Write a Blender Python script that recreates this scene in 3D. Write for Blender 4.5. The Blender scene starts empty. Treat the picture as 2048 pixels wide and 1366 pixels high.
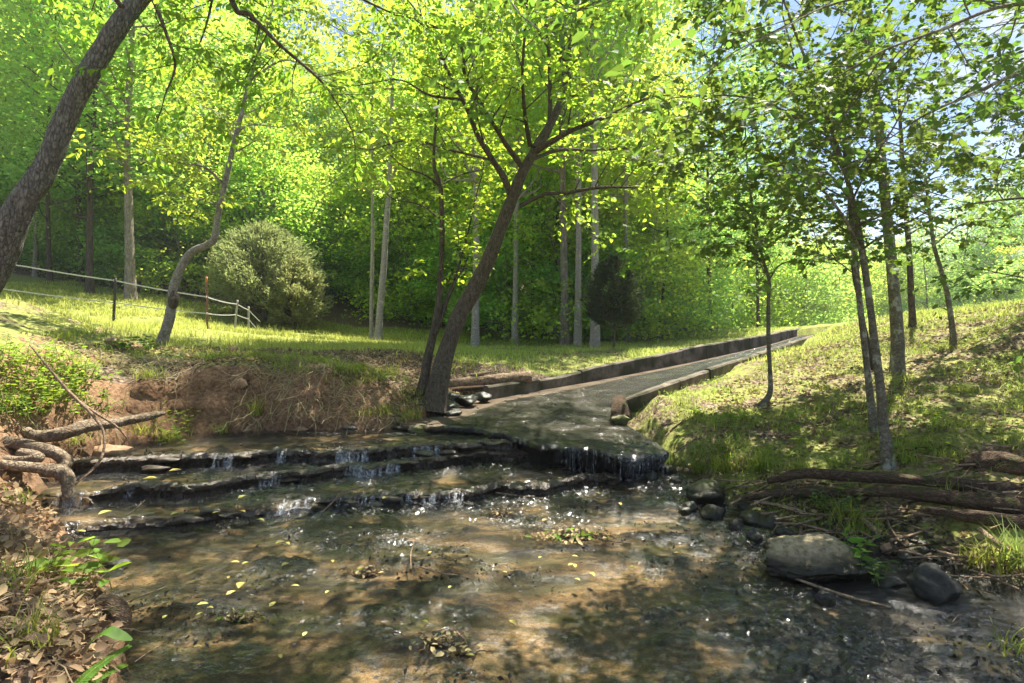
import bpy, bmesh, math, random
import numpy as np
from mathutils import Vector, noise as mn
R = math.radians
SC = bpy.context.scene
COL = SC.collection
# ------------------------------------------------------------------ camera
CAMH, F, HZ = 1.5, 1138.0, 620.0
cd = bpy.data.cameras.new('camera'); cam = bpy.data.objects.new('camera', cd); COL.objects.link(cam)
cd.lens = 20; cd.sensor_width = 36; cd.clip_end = 3000; cd.clip_start = 0.05
cd.shift_y = -(683 - HZ) / 2048.0
cam.location = (0, 0, CAMH); cam.rotation_euler = (R(90), 0, 0)
SC.camera = cam
# ------------------------------------------------------------------ light
SUN_EL, SUN_AZ = R(64), R(30)
w = bpy.data.worlds.new("World"); SC.world = w; w.use_nodes = True
nt = w.node_tree; N = nt.nodes; L = nt.links
for n in list(N): N.remove(n)
sky = N.new('ShaderNodeTexSky'); sky.sky_type = 'NISHITA'; sky.sun_disc = False
sky.sun_elevation = SUN_EL; sky.sun_rotation = SUN_AZ; sky.air_density = .8; sky.dust_density = 0.15; sky.ozone_density = 3.0
tc = N.new('ShaderNodeTexCoord')
mp = N.new('ShaderNodeMapping'); mp.inputs['Scale'].default_value = (1, 1, 2.2); mp.inputs['Location'].default_value = (.35, .2, .1)
cn = N.new('ShaderNodeTexNoise'); cn.inputs['Scale'].default_value = 3.2; cn.inputs['Detail'].default_value = 8; cn.inputs['Roughness'].default_value = .55
cr = N.new('ShaderNodeValToRGB'); cr.color_ramp.elements[0].position = .52; cr.color_ramp.elements[1].position = .66
mx = N.new('ShaderNodeMixRGB'); mx.inputs[2].default_value = (5.0, 5.1, 5.3, 1)
bg = N.new('ShaderNodeBackground'); bg.inputs['Strength'].default_value = 0.07
wo = N.new('ShaderNodeOutputWorld')
L.new(tc.outputs['Generated'], mp.inputs['Vector']); L.new(mp.outputs[0], cn.inputs['Vector']); L.new(cn.outputs[0], cr.inputs[0])
L.new(cr.outputs[0], mx.inputs[0]); L.new(sky.outputs[0], mx.inputs[1]); L.new(mx.outputs[0], bg.inputs[0]); L.new(bg.outputs[0], wo.inputs[0])
sd_ = bpy.data.lights.new('sun', 'SUN'); sun = bpy.data.objects.new('sun', sd_); COL.objects.link(sun)
sd_.energy = 5.0; sd_.angle = R(.53); sd_.color = (1, .94, .84)
S = Vector((math.sin(SUN_AZ)*math.cos(SUN_EL), math.cos(SUN_AZ)*math.cos(SUN_EL), math.sin(SUN_EL)))
sun.rotation_euler = S.to_track_quat('Z', 'Y').to_euler()
SC.view_settings.view_transform = 'Standard'; SC.view_settings.look = 'None'
SC.view_settings.exposure = 1.7; SC.view_settings.gamma = 1
cy = SC.cycles
cy.max_bounces = 10; cy.diffuse_bounces = 7; cy.glossy_bounces = 2; cy.transmission_bounces = 6; cy.transparent_max_bounces = 8
cy.sample_clamp_indirect = 6; cy.caustics_reflective = False; cy.caustics_refractive = False
# ------------------------------------------------------------------ helpers
rg = np.random.default_rng(7)
def P(px, py, Y): return np.array(((px-1024)/F*Y, Y, CAMH-(py-HZ)/F*Y))
def Q(px, py, z=0.0):
    Y = (CAMH-z)*F/(py-HZ); return P(px, py, Y)
def vn(x, y, seed=0):
    xi = np.floor(x).astype(np.int64); yi = np.floor(y).astype(np.int64); fx = x-xi; fy = y-yi
    fx = fx*fx*(3-2*fx); fy = fy*fy*(3-2*fy)
    def h(a, b):
        k = (a*374761393 + b*668265263 + seed*974634777) & 0xffffffff
        k = ((k ^ (k >> 13))*1274126177) & 0xffffffff
        return ((k ^ (k >> 16)) & 0xffff)/65535.0
    return (h(xi, yi)*(1-fx)+h(xi+1, yi)*fx)*(1-fy)+(h(xi, yi+1)*(1-fx)+h(xi+1, yi+1)*fx)*fy
def fbm(x, y, f, o=4, seed=0):
    s = 0; a = .5; t = 0
    for i in range(o):
        s = s+a*vn(x*f+13.7*i, y*f-7.1*i, seed+i); t += a; a *= .5; f *= 2.03
    return s/t
def nrm(v):
    v = np.asarray(v, float); return v/(np.linalg.norm(v, axis=-1, keepdims=True)+1e-12)
class Geo:
    def __init__(s): s.v = []; s.f = {3: [], 4: []}; s.n = 0
    def add(s, v, f):
        v = np.asarray(v, float).reshape(-1, 3); f = np.asarray(f, int)
        s.v.append(v)
        if len(f): s.f[f.shape[1]].append(f+s.n)
        s.n += len(v)
    def addm(s, v, fs):
        v = np.asarray(v, float).reshape(-1, 3); s.v.append(v)
        for f in fs:
            if len(f): f = np.asarray(f, int); s.f[f.shape[1]].append(f+s.n)
        s.n += len(v)
def build(name, g, mat, parent=None, smooth=True, attr=None, origin=None, at=None):
    me = bpy.data.meshes.new(name)
    if g.n:
        V = np.concatenate(g.v)
        if origin is not None: V = V-np.asarray(origin)
        t = np.concatenate(g.f[3]) if g.f[3] else np.zeros((0, 3), int)
        q = np.concatenate(g.f[4]) if g.f[4] else np.zeros((0, 4), int)
        me.vertices.add(len(V)); me.vertices.foreach_set('co', V.astype(np.float32).ravel())
        li = np.concatenate([t.ravel(), q.ravel()]).astype(np.int32)
        me.loops.add(len(li)); me.loops.foreach_set('vertex_index', li)
        tot = np.concatenate([np.full(len(t), 3), np.full(len(q), 4)]).astype(np.int32)
        st = (np.cumsum(tot)-tot).astype(np.int32)
        me.polygons.add(len(tot)); me.polygons.foreach_set('loop_start', st)
        me.polygons.foreach_set('loop_total', tot)
        me.polygons.foreach_set('use_smooth', np.full(len(tot), smooth))
        me.update(calc_edges=True); me.validate()
    if attr is not None:
        a = me.color_attributes.new('mask', 'FLOAT_COLOR', 'POINT')
        a.data.foreach_set('color', attr.astype(np.float32).ravel())
    me.materials.append(mat)
    o = bpy.data.objects.new(name, me); COL.objects.link(o)
    if parent: o.parent = parent
    elif origin is not None: o.location = origin
    if at is not None: o.location = at
    return o
def tag(o, label=None, cat=None, group=None, kind=None):
    if label: o['label'] = label
    if cat: o['category'] = cat
    if group: o['group'] = group
    if kind: o['kind'] = kind
    return o
def empty(name, loc, label=None, cat=None, group=None):
    o = bpy.data.objects.new(name, None); COL.objects.link(o); o.location = loc; o.empty_display_size = .1
    return tag(o, label, cat, group)
def copytree(o, parent=None):
    c = o.copy(); COL.objects.link(c)
    if parent: c.parent = parent
    for ch in list(o.children): copytree(ch, c)
    return c
def spline(pts, k=6):
    p = np.asarray(pts, float)
    if len(p) < 3:
        t = np.linspace(0, 1, k+1)[:, None]; return p[0]*(1-t)+p[-1]*t
    e = np.vstack([2*p[0]-p[1], p, 2*p[-1]-p[-2]]); out = []
    for i in range(1, len(e)-2):
        a, b, c, d = e[i-1], e[i], e[i+1], e[i+2]
        for t in np.arange(k)/k:
            out.append(.5*((2*b)+(-a+c)*t+(2*a-5*b+4*c-d)*t*t+(-a+3*b-3*c+d)*t**3))
    out.append(p[-1]); return np.array(out)
def tube(g, pts, rad, n=8, rough=0, cap=False, freq=9, seed=0):
    pts = np.asarray(pts, float); m = len(pts); rad = np.broadcast_to(np.asarray(rad, float), (m,))
    T = nrm(np.gradient(pts, axis=0))
    u = np.cross(T[0], (0, 0, 1)) if abs(T[0][2]) < .9 else np.cross(T[0], (0, 1, 0)); u = nrm(u)
    a = np.arange(n)*2*math.pi/n; ca, sa = np.cos(a), np.sin(a); V = np.zeros((m, n, 3))
    ln = np.concatenate([[0], np.cumsum(np.linalg.norm(np.diff(pts, axis=0), axis=1))])
    for i in range(m):
        u = u-T[i]*np.dot(u, T[i]); u = u/(np.linalg.norm(u)+1e-12); b = np.cross(T[i], u)
        r = rad[i]
        rr = r*(1+(rough*(fbm(ca*1.5+5, sa*1.5+ln[i]*freq*.35, 2.2, 3, seed)-.5)*2 if rough else 0))
        V[i] = pts[i]+(u[None]*ca[:, None]+b[None]*sa[:, None])*np.reshape(rr, (-1, 1) if rough else (1, 1))
    i, j = np.meshgrid(np.arange(m-1), np.arange(n), indexing='ij'); j2 = (j+1) % n
    f = np.stack([i*n+j, i*n+j2, (i+1)*n+j2, (i+1)*n+j], -1).reshape(-1, 4)
    V = V.reshape(-1, 3)
    if cap:
        V = np.vstack([V, pts[:1]-T[:1]*rad[0]*.15, pts[-1:]+T[-1:]*rad[-1]*.15]); jj = np.arange(n); k = (jj+1) % n
        t = np.vstack([np.stack([np.full(n, m*n), k, jj], -1), np.stack([np.full(n, m*n+1), (m-1)*n+jj, (m-1)*n+k], -1)])
        g.addm(V, [f, t])
    else: g.add(V, f)
LEAF = np.array([(0, 0, 0), (.3, .30, .07), (.68, .24, .03), (1, 0, -.12), (.68, -.24, .03), (.3, -.30, .07)])
LF = np.array([(0, 3, 2, 1), (0, 5, 4, 3)])
DIA = np.array([(0, 0, 0), (.45, .38, .05), (1, 0, -.1), (.45, -.38, .05)]); DF = np.array([(0, 3, 2, 1)])
MAPLE = np.array([(0,0,0),(.1,.38,.03),(.42,.25,.02),(.55,.5,.0),(.66,.2,.01),(1,0,-.08),(.66,-.2,.01),(.55,-.5,0),(.42,-.25,.02),(.1,-.38,.03)])
MF = np.array([(0,4,3,2),(0,6,5,4),(0,8,7,6)]); MT = np.array([(0,2,1),(0,9,8)])
def leaves(g, pos, ax, up, size, tpl=LEAF, tf=LF, aspect=1.0, tt=None):
    pos = np.asarray(pos, float); n = len(pos)
    if n == 0: return
    ax = nrm(ax); up = np.asarray(up, float); y = nrm(np.cross(up, ax)); z = np.cross(ax, y)
    s = np.broadcast_to(np.asarray(size, float), (n,))[:, None, None]
    V = pos[:, None]+s*(tpl[None, :, 0:1]*ax[:, None]+aspect*tpl[None, :, 1:2]*y[:, None]+tpl[None, :, 2:3]*z[:, None])
    k = len(tpl); off = (np.arange(n)*k)[:, None, None]
    fs = [(tf[None]+off).reshape(-1, tf.shape[1])]
    if tt is not None: fs.append((tt[None]+off).reshape(-1, 3))
    g.addm(V.reshape(-1, 3), fs)
# ------------------------------------------------------------------ materials
def mat(name, rough=.8, spec=.3):
    m = bpy.data.materials.new(name); m.use_nodes = True; t = m.node_tree
    b = t.nodes['Principled BSDF']; b.inputs['Roughness'].default_value = rough; b.inputs['Specular IOR Level'].default_value = spec
    return m, t.nodes, t.links, b
def node(Ns, typ, **kw):
    n = Ns.new(typ)
    for k, v in kw.items():
        if k in n.inputs: n.inputs[k].default_value = v
        else: setattr(n, k, v)
    return n
def ramp(Ns, stops):
    r = Ns.new('ShaderNodeValToRGB'); e = r.color_ramp.elements
    while len(e) < len(stops): e.new(.5)
    for i, (p, c) in enumerate(stops): e[i].position = p; e[i].color = (*c, 1)
    return r
def coords(Ns, Ls, scale=(1, 1, 1), obj=True, rot=(0, 0, 0)):
    c = Ns.new('ShaderNodeTexCoord') if obj else Ns.new('ShaderNodeNewGeometry')
    m = Ns.new('ShaderNodeMapping'); m.inputs['Scale'].default_value = scale; m.inputs['Rotation'].default_value = rot
    Ls.new(c.outputs['Object' if obj else 'Position'], m.inputs['Vector']); return m.outputs[0]
def noisy(Ns, Ls, v, scale, detail=5, rough=.6, dist=0):
    n = node(Ns, 'ShaderNodeTexNoise', Scale=scale, Detail=detail, Roughness=rough, Distortion=dist)
    Ls.new(v, n.inputs['Vector']); return n.outputs[0]
def bump(Ns, Ls, b, h, strength=.6, dist=.02):
    n = node(Ns, 'ShaderNodeBump', Strength=strength, Distance=dist); Ls.new(h, n.inputs['Height']); Ls.new(n.outputs[0], b.inputs['Normal']); return n
def mixc(Ns, Ls, f, a, b, mode='MIX'):
    m = Ns.new('ShaderNodeMixRGB'); m.blend_type = mode
    for i, x in ((0, f), (1, a), (2, b)):
        if hasattr(x, 'is_linked'): Ls.new(x, m.inputs[i])
        elif i == 0: m.inputs[0].default_value = x
        else: m.inputs[i].default_value = (*x, 1)
    return m.outputs[0]
def bark(name, c0, c1, c2=None, scale=(14, 14, 5), dist=.02, lichen=None, lich=.6, rot=(0, 0, 0), vs=3.2, vm=.55):
    m, Ns, Ls, b = mat(name, .9, .15)
    v = coords(Ns, Ls, scale, rot=rot); n = noisy(Ns, Ls, v, 2.2, 7, .68, .6)
    vo = node(Ns, 'ShaderNodeTexVoronoi', feature='DISTANCE_TO_EDGE', Scale=vs); wv = mixc(Ns, Ls, .25, v, n, 'ADD'); Ls.new(wv, vo.inputs['Vector'])
    r = ramp(Ns, [(.3, c0), (.62, c1)]); Ls.new(n, r.inputs[0]); c = r.outputs[0]
    vr = ramp(Ns, [(.0, (.35, .35, .35)), (.2, (1, 1, 1))]); Ls.new(vo.outputs[0], vr.inputs[0])
    c = mixc(Ns, Ls, vm, c, vr.outputs[0], 'MULTIPLY')
    if lichen:
        n2 = noisy(Ns, Ls, coords(Ns, Ls, (1, 1, .8)), 5.5, 6, .7)
        lr = ramp(Ns, [(lich-.04, (0, 0, 0)), (lich+.03, (1, 1, 1))]); Ls.new(n2, lr.inputs[0])
        c = mixc(Ns, Ls, lr.outputs[0], c, lichen)
    Ls.new(c, b.inputs['Base Color'])
    h = mixc(Ns, Ls, .5, n, vr.outputs[0], 'ADD'); bump(Ns, Ls, b, h, .9, dist)
    return m
def leafmat(name, refl, trans, var=.5, amt=.5, spec=.2, rough=.6, hue=.464):
    m = bpy.data.materials.new(name); m.use_nodes = True; t = m.node_tree; Ns = t.nodes; Ls = t.links
    b = Ns['Principled BSDF']; b.inputs['Roughness'].default_value = rough; b.inputs['Specular IOR Level'].default_value = spec
    ge = Ns.new('ShaderNodeNewGeometry'); oi = Ns.new('ShaderNodeObjectInfo')
    hs = Ns.new('ShaderNodeHueSaturation'); hs2 = Ns.new('ShaderNodeHueSaturation')
    a = node(Ns, 'ShaderNodeMath', operation='MULTIPLY_ADD'); Ls.new(ge.outputs['Random Per Island'], a.inputs[0]); a.inputs[1].default_value = var; a.inputs[2].default_value = 1-var*.5
    hm = node(Ns, 'ShaderNodeMath', operation='MULTIPLY_ADD'); Ls.new(oi.outputs['Random'], hm.inputs[0]); hm.inputs[1].default_value = .045; hm.inputs[2].default_value = hue
    h3 = node(Ns, 'ShaderNodeMath', operation='MULTIPLY_ADD'); Ls.new(ge.outputs['Random Per Island'], h3.inputs[0]); h3.inputs[1].default_value = .03; Ls.new(hm.outputs[0], h3.inputs[2])
    for h, c in ((hs, refl), (hs2, trans)):
        h.inputs['Color'].default_value = (*c, 1); Ls.new(a.outputs[0], h.inputs['Value']); Ls.new(h3.outputs[0], h.inputs['Hue'])
    Ls.new(hs.outputs[0], b.inputs['Base Color'])
    tr = Ns.new('ShaderNodeBsdfTranslucent'); Ls.new(hs2.outputs[0], tr.inputs[0])
    mx = Ns.new('ShaderNodeMixShader'); mx.inputs[0].default_value = amt
    Ls.new(b.outputs[0], mx.inputs[1]); Ls.new(tr.outputs[0], mx.inputs[2]); Ls.new(mx.outputs[0], Ns['Material Output'].inputs[0])
    return m
M = {}
M['bark_left'] = bark('furrowed_bark', (.11, .095, .08), (.36, .33, .29), scale=(30, 30, 10), dist=.05, lichen=(.36, .35, .28), lich=.60, rot=(0, R(-32), 0), vs=1.7, vm=.7)
M['bark_main'] = bark('brown_bark', (.05, .04, .03), (.18, .142, .106), scale=(16, 16, 6), dist=.02)
M['bark_twist'] = bark('grey_bark', (.15, .13, .11), (.34, .31, .27), scale=(8, 8, 6), dist=.008, lichen=(.4, .4, .36), lich=.64)
M['bark_pale'] = bark('pale_bark', (.22, .19, .16), (.42, .38, .32), scale=(5, 5, 9), dist=.01, lichen=(.5, .48, .42), lich=.62)
M['bark_slim'] = bark('mottled_bark', (.08, .07, .05), (.21, .19, .14), scale=(9, 9, 12), dist=.006, lichen=(.33, .34, .27), lich=.56)
M['bark_dark'] = bark('dark_bark', (.05, .038, .028), (.15, .115, .085), scale=(6, 6, 3), dist=.03)
M['bark_grey'] = bark('grey_brown_bark', (.15, .125, .10), (.34, .29, .23), scale=(5, 5, 2), dist=.03)
M['deadwood'] = bark('dead_wood', (.13, .085, .05), (.40, .29, .19), scale=(10, 10, 10), dist=.01)
M['darkwood'] = bark('wet_dead_wood', (.03, .02, .013), (.19, .13, .085), scale=(5, 34, 34), dist=.02, lichen=(.06, .08, .02), lich=.62)
M['root'] = bark('root_bark', (.12, .085, .055), (.36, .28, .19), scale=(9, 9, 9), dist=.02, lichen=(.16, .11, .07), lich=.56)
M['leaf_main'] = leafmat('leaf_main', (.14, .23, .035), (.50, .70, .055), .5, .55)
M['leaf_dark'] = leafmat('leaf_dark', (.08, .13, .032), (.24, .37, .045), .7, .42, .25, .55)  # shadow side of the right crowns put into the leaf colour; weeds share it
M['leaf_left'] = leafmat('leaf_left', (.11, .19, .03), (.46, .66, .05), .5, .5, .25, .55)
M['leaf_far'] = leafmat('leaf_far', (.20, .31, .055), (.64, .82, .11), .6, .58)
M['leaf_far2'] = leafmat('leaf_far2', (.15, .27, .065), (.48, .72, .14), .6, .58)
M['leaf_far3'] = leafmat('leaf_far3', (.25, .34, .055), (.72, .85, .10), .5, .58)
M['leaf_cedar'] = leafmat('leaf_cedar', (.30, .32, .12), (.42, .45, .16), .5, .4, hue=.47)
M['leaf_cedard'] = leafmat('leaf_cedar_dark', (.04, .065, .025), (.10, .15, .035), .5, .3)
M['leaf_weed'] = leafmat('leaf_weed', (.13, .22, .035), (.42, .58, .05), .5, .5)
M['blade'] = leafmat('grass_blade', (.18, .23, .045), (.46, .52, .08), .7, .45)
M['blade_lit'] = leafmat('meadow_blade', (.34, .37, .08), (.62, .66, .14), .7, .45)  # lighter copy of the grass blade, meadow sunlight put into its colour
M['straw'] = leafmat('straw', (.36, .26, .16), (.34, .24, .13), .8, .3, hue=.47)
M['litter'] = leafmat('leaf_litter', (.31, .22, .12), (.28, .19, .09), 1.1, .25, hue=.475)
M['yleaf'] = leafmat('yellow_leaf', (.50, .42, .12), (.5, .42, .1), .8, .2, .5, .3, hue=.465)
# ground
def ground_mat():
    m, Ns, Ls, b = mat('ground_cover', .9, .2)
    at = node(Ns, 'ShaderNodeVertexColor', layer_name='mask'); sp = Ns.new('ShaderNodeSeparateColor'); Ls.new(at.outputs[0], sp.inputs[0])
    v = coords(Ns, Ls, obj=False)
    nf = noisy(Ns, Ls, v, 28, 6, .7); nm = noisy(Ns, Ls, v, 2.3, 5, .65); nl = noisy(Ns, Ls, v, .6, 3)
    vo = node(Ns, 'ShaderNodeTexVoronoi', Scale=42.0, Randomness=1.0); Ls.new(v, vo.inputs['Vector'])
    r = ramp(Ns, [(.28, (.045, .03, .02)), (.45, (.13, .085, .055)), (.6, (.24, .17, .115)), (.75, (.40, .31, .22))])
    mix = mixc(Ns, Ls, .5, nf, vo.outputs['Color']); Ls.new(mix, r.inputs[0]); c = r.outputs[0]
    g = ramp(Ns, [(.3, (.09, .11, .025)), (.5, (.24, .26, .06)), (.72, (.42, .42, .13))]); Ls.new(nf, g.inputs[0])
    # grass amount = mask R + noise
    a = node(Ns, 'ShaderNodeMath', operation='ADD'); Ls.new(sp.outputs[0], a.inputs[0]); Ls.new(nm, a.inputs[1])
    ar = ramp(Ns, [(.86, (0, 0, 0)), (1.0, (1, 1, 1))]); Ls.new(a.outputs[0], ar.inputs[0])
    c = mixc(Ns, Ls, ar.outputs[0], c, g.outputs[0])
    cl = ramp(Ns, [(.28, (.06, .034, .02)), (.48, (.23, .13, .07)), (.75, (.44, .28, .16))]); Ls.new(nf, cl.inputs[0])
    a2 = node(Ns, 'ShaderNodeMath', operation='ADD'); Ls.new(sp.outputs[1], a2.inputs[0]); Ls.new(nm, a2.inputs[1])
    ar2 = ramp(Ns, [(.88, (0, 0, 0)), (.98, (1, 1, 1))]); Ls.new(a2.outputs[0], ar2.inputs[0])
    c = mixc(Ns, Ls, ar2.outputs[0], c, cl.outputs[0])
    wet = ramp(Ns, [(.25, (.010, .008, .006)), (.7, (.07, .05, .032))]); Ls.new(nf, wet.inputs[0])
    c = mixc(Ns, Ls, sp.outputs[2], c, wet.outputs[0])
    Ls.new(c, b.inputs['Base Color'])
    rr = node(Ns, 'ShaderNodeMapRange'); rr.inputs[3].default_value = .92; rr.inputs[4].default_value = .3; Ls.new(sp.outputs[2], rr.inputs[0]); Ls.new(rr.outputs[0], b.inputs['Roughness'])
    bump(Ns, Ls, b, mix, 1.0, .03)
    return m
M['ground'] = ground_mat()
def bed_mat():
    m, Ns, Ls, b = mat('stream_bed_sand', .6, .3)
    v = coords(Ns, Ls, obj=False); vs = coords(Ns, Ls, (1.1, 3.4, 1), obj=False, rot=(0, 0, R(22)))
    nf = noisy(Ns, Ls, v, 75, 6, .85); n1 = noisy(Ns, Ls, vs, 1.3, 8, .70, .5); n2 = noisy(Ns, Ls, vs, 2.7, 6, .7, .3)
    sand = ramp(Ns, [(.33, (.06, .038, .016)), (.5, (.27, .175, .08)), (.68, (.52, .37, .20))]); Ls.new(nf, sand.inputs[0])
    alg = ramp(Ns, [(.35, (.016, .016, .005)), (.65, (.12, .105, .034))]); Ls.new(nf, alg.inputs[0])
    k = ramp(Ns, [(.42, (0, 0, 0)), (.56, (1, 1, 1))]); Ls.new(n1, k.inputs[0])
    c = mixc(Ns, Ls, k.outputs[0], sand.outputs[0], alg.outputs[0])
    k2 = ramp(Ns, [(.60, (0, 0, 0)), (.66, (1, 1, 1))]); Ls.new(n2, k2.inputs[0])
    c = mixc(Ns, Ls, k2.outputs[0], c, (.016, .012, .009))
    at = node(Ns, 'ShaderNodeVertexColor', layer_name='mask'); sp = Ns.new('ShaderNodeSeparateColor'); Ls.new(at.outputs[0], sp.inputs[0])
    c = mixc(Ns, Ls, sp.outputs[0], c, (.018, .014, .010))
    Ls.new(c, b.inputs['Base Color']); bump(Ns, Ls, b, nf, .7, .01); return m
M['bed'] = bed_mat()
def rock_mat(name, c0, c1, moss=None, rough=.85, sc=18, wetz=None, mossamt=.5, spec=.3):
    m, Ns, Ls, b = mat(name, rough, spec)
    v = coords(Ns, Ls, obj=True); n = noisy(Ns, Ls, v, sc, 8, .72); n2 = noisy(Ns, Ls, v, sc*.25, 5, .6)
    r = ramp(Ns, [(.35, c0), (.65, c1)]); Ls.new(n, r.inputs[0]); c = r.outputs[0]
    if moss:
        k = ramp(Ns, [(mossamt-.05, (0, 0, 0)), (mossamt+.06, (1, 1, 1))]); Ls.new(n2, k.inputs[0]); c = mixc(Ns, Ls, k.outputs[0], c, moss)
    if wetz is not None:
        ge = Ns.new('ShaderNodeNewGeometry'); s = Ns.new('ShaderNodeSeparateXYZ'); Ls.new(ge.outputs['Position'], s.inputs[0])
        a = node(Ns, 'ShaderNodeMath', operation='MULTIPLY_ADD'); Ls.new(n2, a.inputs[0]); a.inputs[1].default_value = -.09; Ls.new(s.outputs[2], a.inputs[2])
        mr = node(Ns, 'ShaderNodeMapRange'); mr.inputs[1].default_value = wetz-.06; mr.inputs[2].default_value = wetz-.01; mr.inputs[3].default_value = 1; mr.inputs[4].default_value = 0
        Ls.new(a.outputs[0], mr.inputs[0]); c = mixc(Ns, Ls, mr.outputs[0], c, (.022, .020, .010))
        q = node(Ns, 'ShaderNodeMapRange'); q.inputs[3].default_value = rough; q.inputs[4].default_value = .3; Ls.new(mr.outputs[0], q.inputs[0]); Ls.new(q.outputs[0], b.inputs['Roughness'])
    Ls.new(c, b.inputs['Base Color']); bump(Ns, Ls, b, n, .8, .015); return m
M['boulder'] = rock_mat('pale_lichen_rock', (.14, .11, .055), (.46, .38, .24), (.13, .12, .05), wetz=.10, sc=26, mossamt=.62)
M['rockdark'] = rock_mat('dark_wet_rock', (.008, .007, .005), (.045, .038, .028), (.03, .03, .012), rough=.35, spec=.5)
M['rockmoss'] = rock_mat('mossy_rock', (.09, .08, .04), (.26, .24, .14), (.10, .11, .03), wetz=.10)
M['rockgrey'] = rock_mat('grey_rock', (.018, .019, .015), (.06, .058, .045), rough=.6)
M['ledge'] = rock_mat('wet_ledge_rock', (.014, .011, .008), (.13, .095, .062), (.05, .05, .015), rough=.32, sc=22, mossamt=.62, spec=.6)
M['tan'] = rock_mat('tan_rock', (.22, .13, .07), (.45, .30, .18), rough=.8)
M['conc'] = rock_mat('mossy_concrete', (.07, .058, .042), (.23, .19, .14), (.045, .045, .02), rough=.9, sc=9, mossamt=.5)
def apron_mat():
    m, Ns, Ls, b = mat('wet_concrete', .5, .15)
    v = coords(Ns, Ls, obj=False); nf = noisy(Ns, Ls, v, 40, 6, .72); n1 = noisy(Ns, Ls, v, 2.0, 6, .65, .4)
    dry = ramp(Ns, [(.3, (.05, .036, .022)), (.7, (.20, .15, .10))]); Ls.new(nf, dry.inputs[0])
    wet = ramp(Ns, [(.3, (.012, .012, .007)), (.7, (.055, .05, .032))]); Ls.new(nf, wet.inputs[0])
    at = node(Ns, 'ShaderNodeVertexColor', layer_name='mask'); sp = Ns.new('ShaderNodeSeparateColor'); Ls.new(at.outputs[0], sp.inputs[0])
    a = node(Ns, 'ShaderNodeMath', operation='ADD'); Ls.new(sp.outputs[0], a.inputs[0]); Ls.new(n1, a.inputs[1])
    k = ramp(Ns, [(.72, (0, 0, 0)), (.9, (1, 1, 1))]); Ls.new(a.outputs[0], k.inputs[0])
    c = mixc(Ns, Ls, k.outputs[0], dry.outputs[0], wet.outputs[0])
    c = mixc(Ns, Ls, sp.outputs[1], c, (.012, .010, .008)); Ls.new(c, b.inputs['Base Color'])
    q = node(Ns, 'ShaderNodeMapRange'); q.inputs[3].default_value = .85; q.inputs[4].default_value = .5; Ls.new(k.outputs[0], q.inputs[0]); Ls.new(q.outputs[0], b.inputs['Roughness'])
    bump(Ns, Ls, b, nf, .9, .02); return m
M['apron'] = apron_mat()
def water_mat(name, sc=1.0, st=.5, ro=.21):
    m = bpy.data.materials.new(name); m.use_nodes = True; t = m.node_tree; Ns = t.nodes; Ls = t.links
    Ns.remove(Ns['Principled BSDF'])
    v = coords(Ns, Ls, (1.0, 1.9, 1.0), obj=False, rot=(0, 0, R(25)))
    n1 = noisy(Ns, Ls, v, 34*sc, 3, .6, .8); n2 = noisy(Ns, Ls, v, 95*sc, 3, .65, .5); n3 = noisy(Ns, Ls, v, 2.2*sc, 3, .55)
    # riffle patches: where the stream runs rough
    rp = ramp(Ns, [(.42, (.16, .16, .16)), (.60, (1, 1, 1))]); Ls.new(n3, rp.inputs[0])
    h = mixc(Ns, Ls, .5, n1, n2); h = mixc(Ns, Ls, 1.0, h, rp.outputs[0], 'MULTIPLY')
    bp = node(Ns, 'ShaderNodeBump', Strength=st, Distance=.05); Ls.new(h, bp.inputs['Height'])
    fr = node(Ns, 'ShaderNodeFresnel', IOR=1.36); Ls.new(bp.outputs[0], fr.inputs['Normal'])
    gl = node(Ns, 'ShaderNodeBsdfGlossy', Roughness=ro); gl.inputs[0].default_value = (1, 1, 1, 1); Ls.new(bp.outputs[0], gl.inputs['Normal'])
    tr = Ns.new('ShaderNodeBsdfTransparent'); tr.inputs[0].default_value = (.95, .92, .84, 1)
    mx = Ns.new('ShaderNodeMixShader'); Ls.new(fr.outputs[0], mx.inputs[0]); Ls.new(tr.outputs[0], mx.inputs[1]); Ls.new(gl.outputs[0], mx.inputs[2])
    Ls.new(mx.outputs[0], Ns['Material Output'].inputs[0]); return m
M['water'] = water_mat('stream_water', 1, 1.0)
M['water_fast'] = water_mat('fast_water', 1.3, 1.0, .13)
def foam_mat():
    m = bpy.data.materials.new('falling_water'); m.use_nodes = True; t = m.node_tree; Ns = t.nodes; Ls = t.links
    b = Ns['Principled BSDF']; b.inputs['Base Color'].default_value = (.75, .78, .8, 1); b.inputs['Roughness'].default_value = .15
    v = coords(Ns, Ls, (1, 1, .18), obj=False); n = noisy(Ns, Ls, v, 120, 3, .6); k = ramp(Ns, [(.46, (.0, .0, .0)), (.72, (.6, .6, .6))]); Ls.new(n, k.inputs[0])
    tr = Ns.new('ShaderNodeBsdfTransparent'); mx = Ns.new('ShaderNodeMixShader')
    Ls.new(k.outputs[0], mx.inputs[0]); Ls.new(tr.outputs[0], mx.inputs[1]); Ls.new(b.outputs[0], mx.inputs[2]); Ls.new(mx.outputs[0], Ns['Material Output'].inputs[0])
    bump(Ns, Ls, b, n, .8, .01); return m
M['foam'] = foam_mat()
def flat(name, c, rough=.6):
    m, Ns, Ls, b = mat(name, rough); n = noisy(Ns, Ls, coords(Ns, Ls), 30, 4)
    r = ramp(Ns, [(.3, tuple(x*.6 for x in c)), (.7, c)]); Ls.new(n, r.inputs[0]); Ls.new(r.outputs[0], b.inputs['Base Color']); return m
M['post_dark'] = flat('dark_steel', (.04, .035, .03)); M['post_rust'] = flat('rusty_steel', (.20, .09, .05)); M['post_wood'] = flat('pale_post', (.45, .42, .35))
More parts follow.
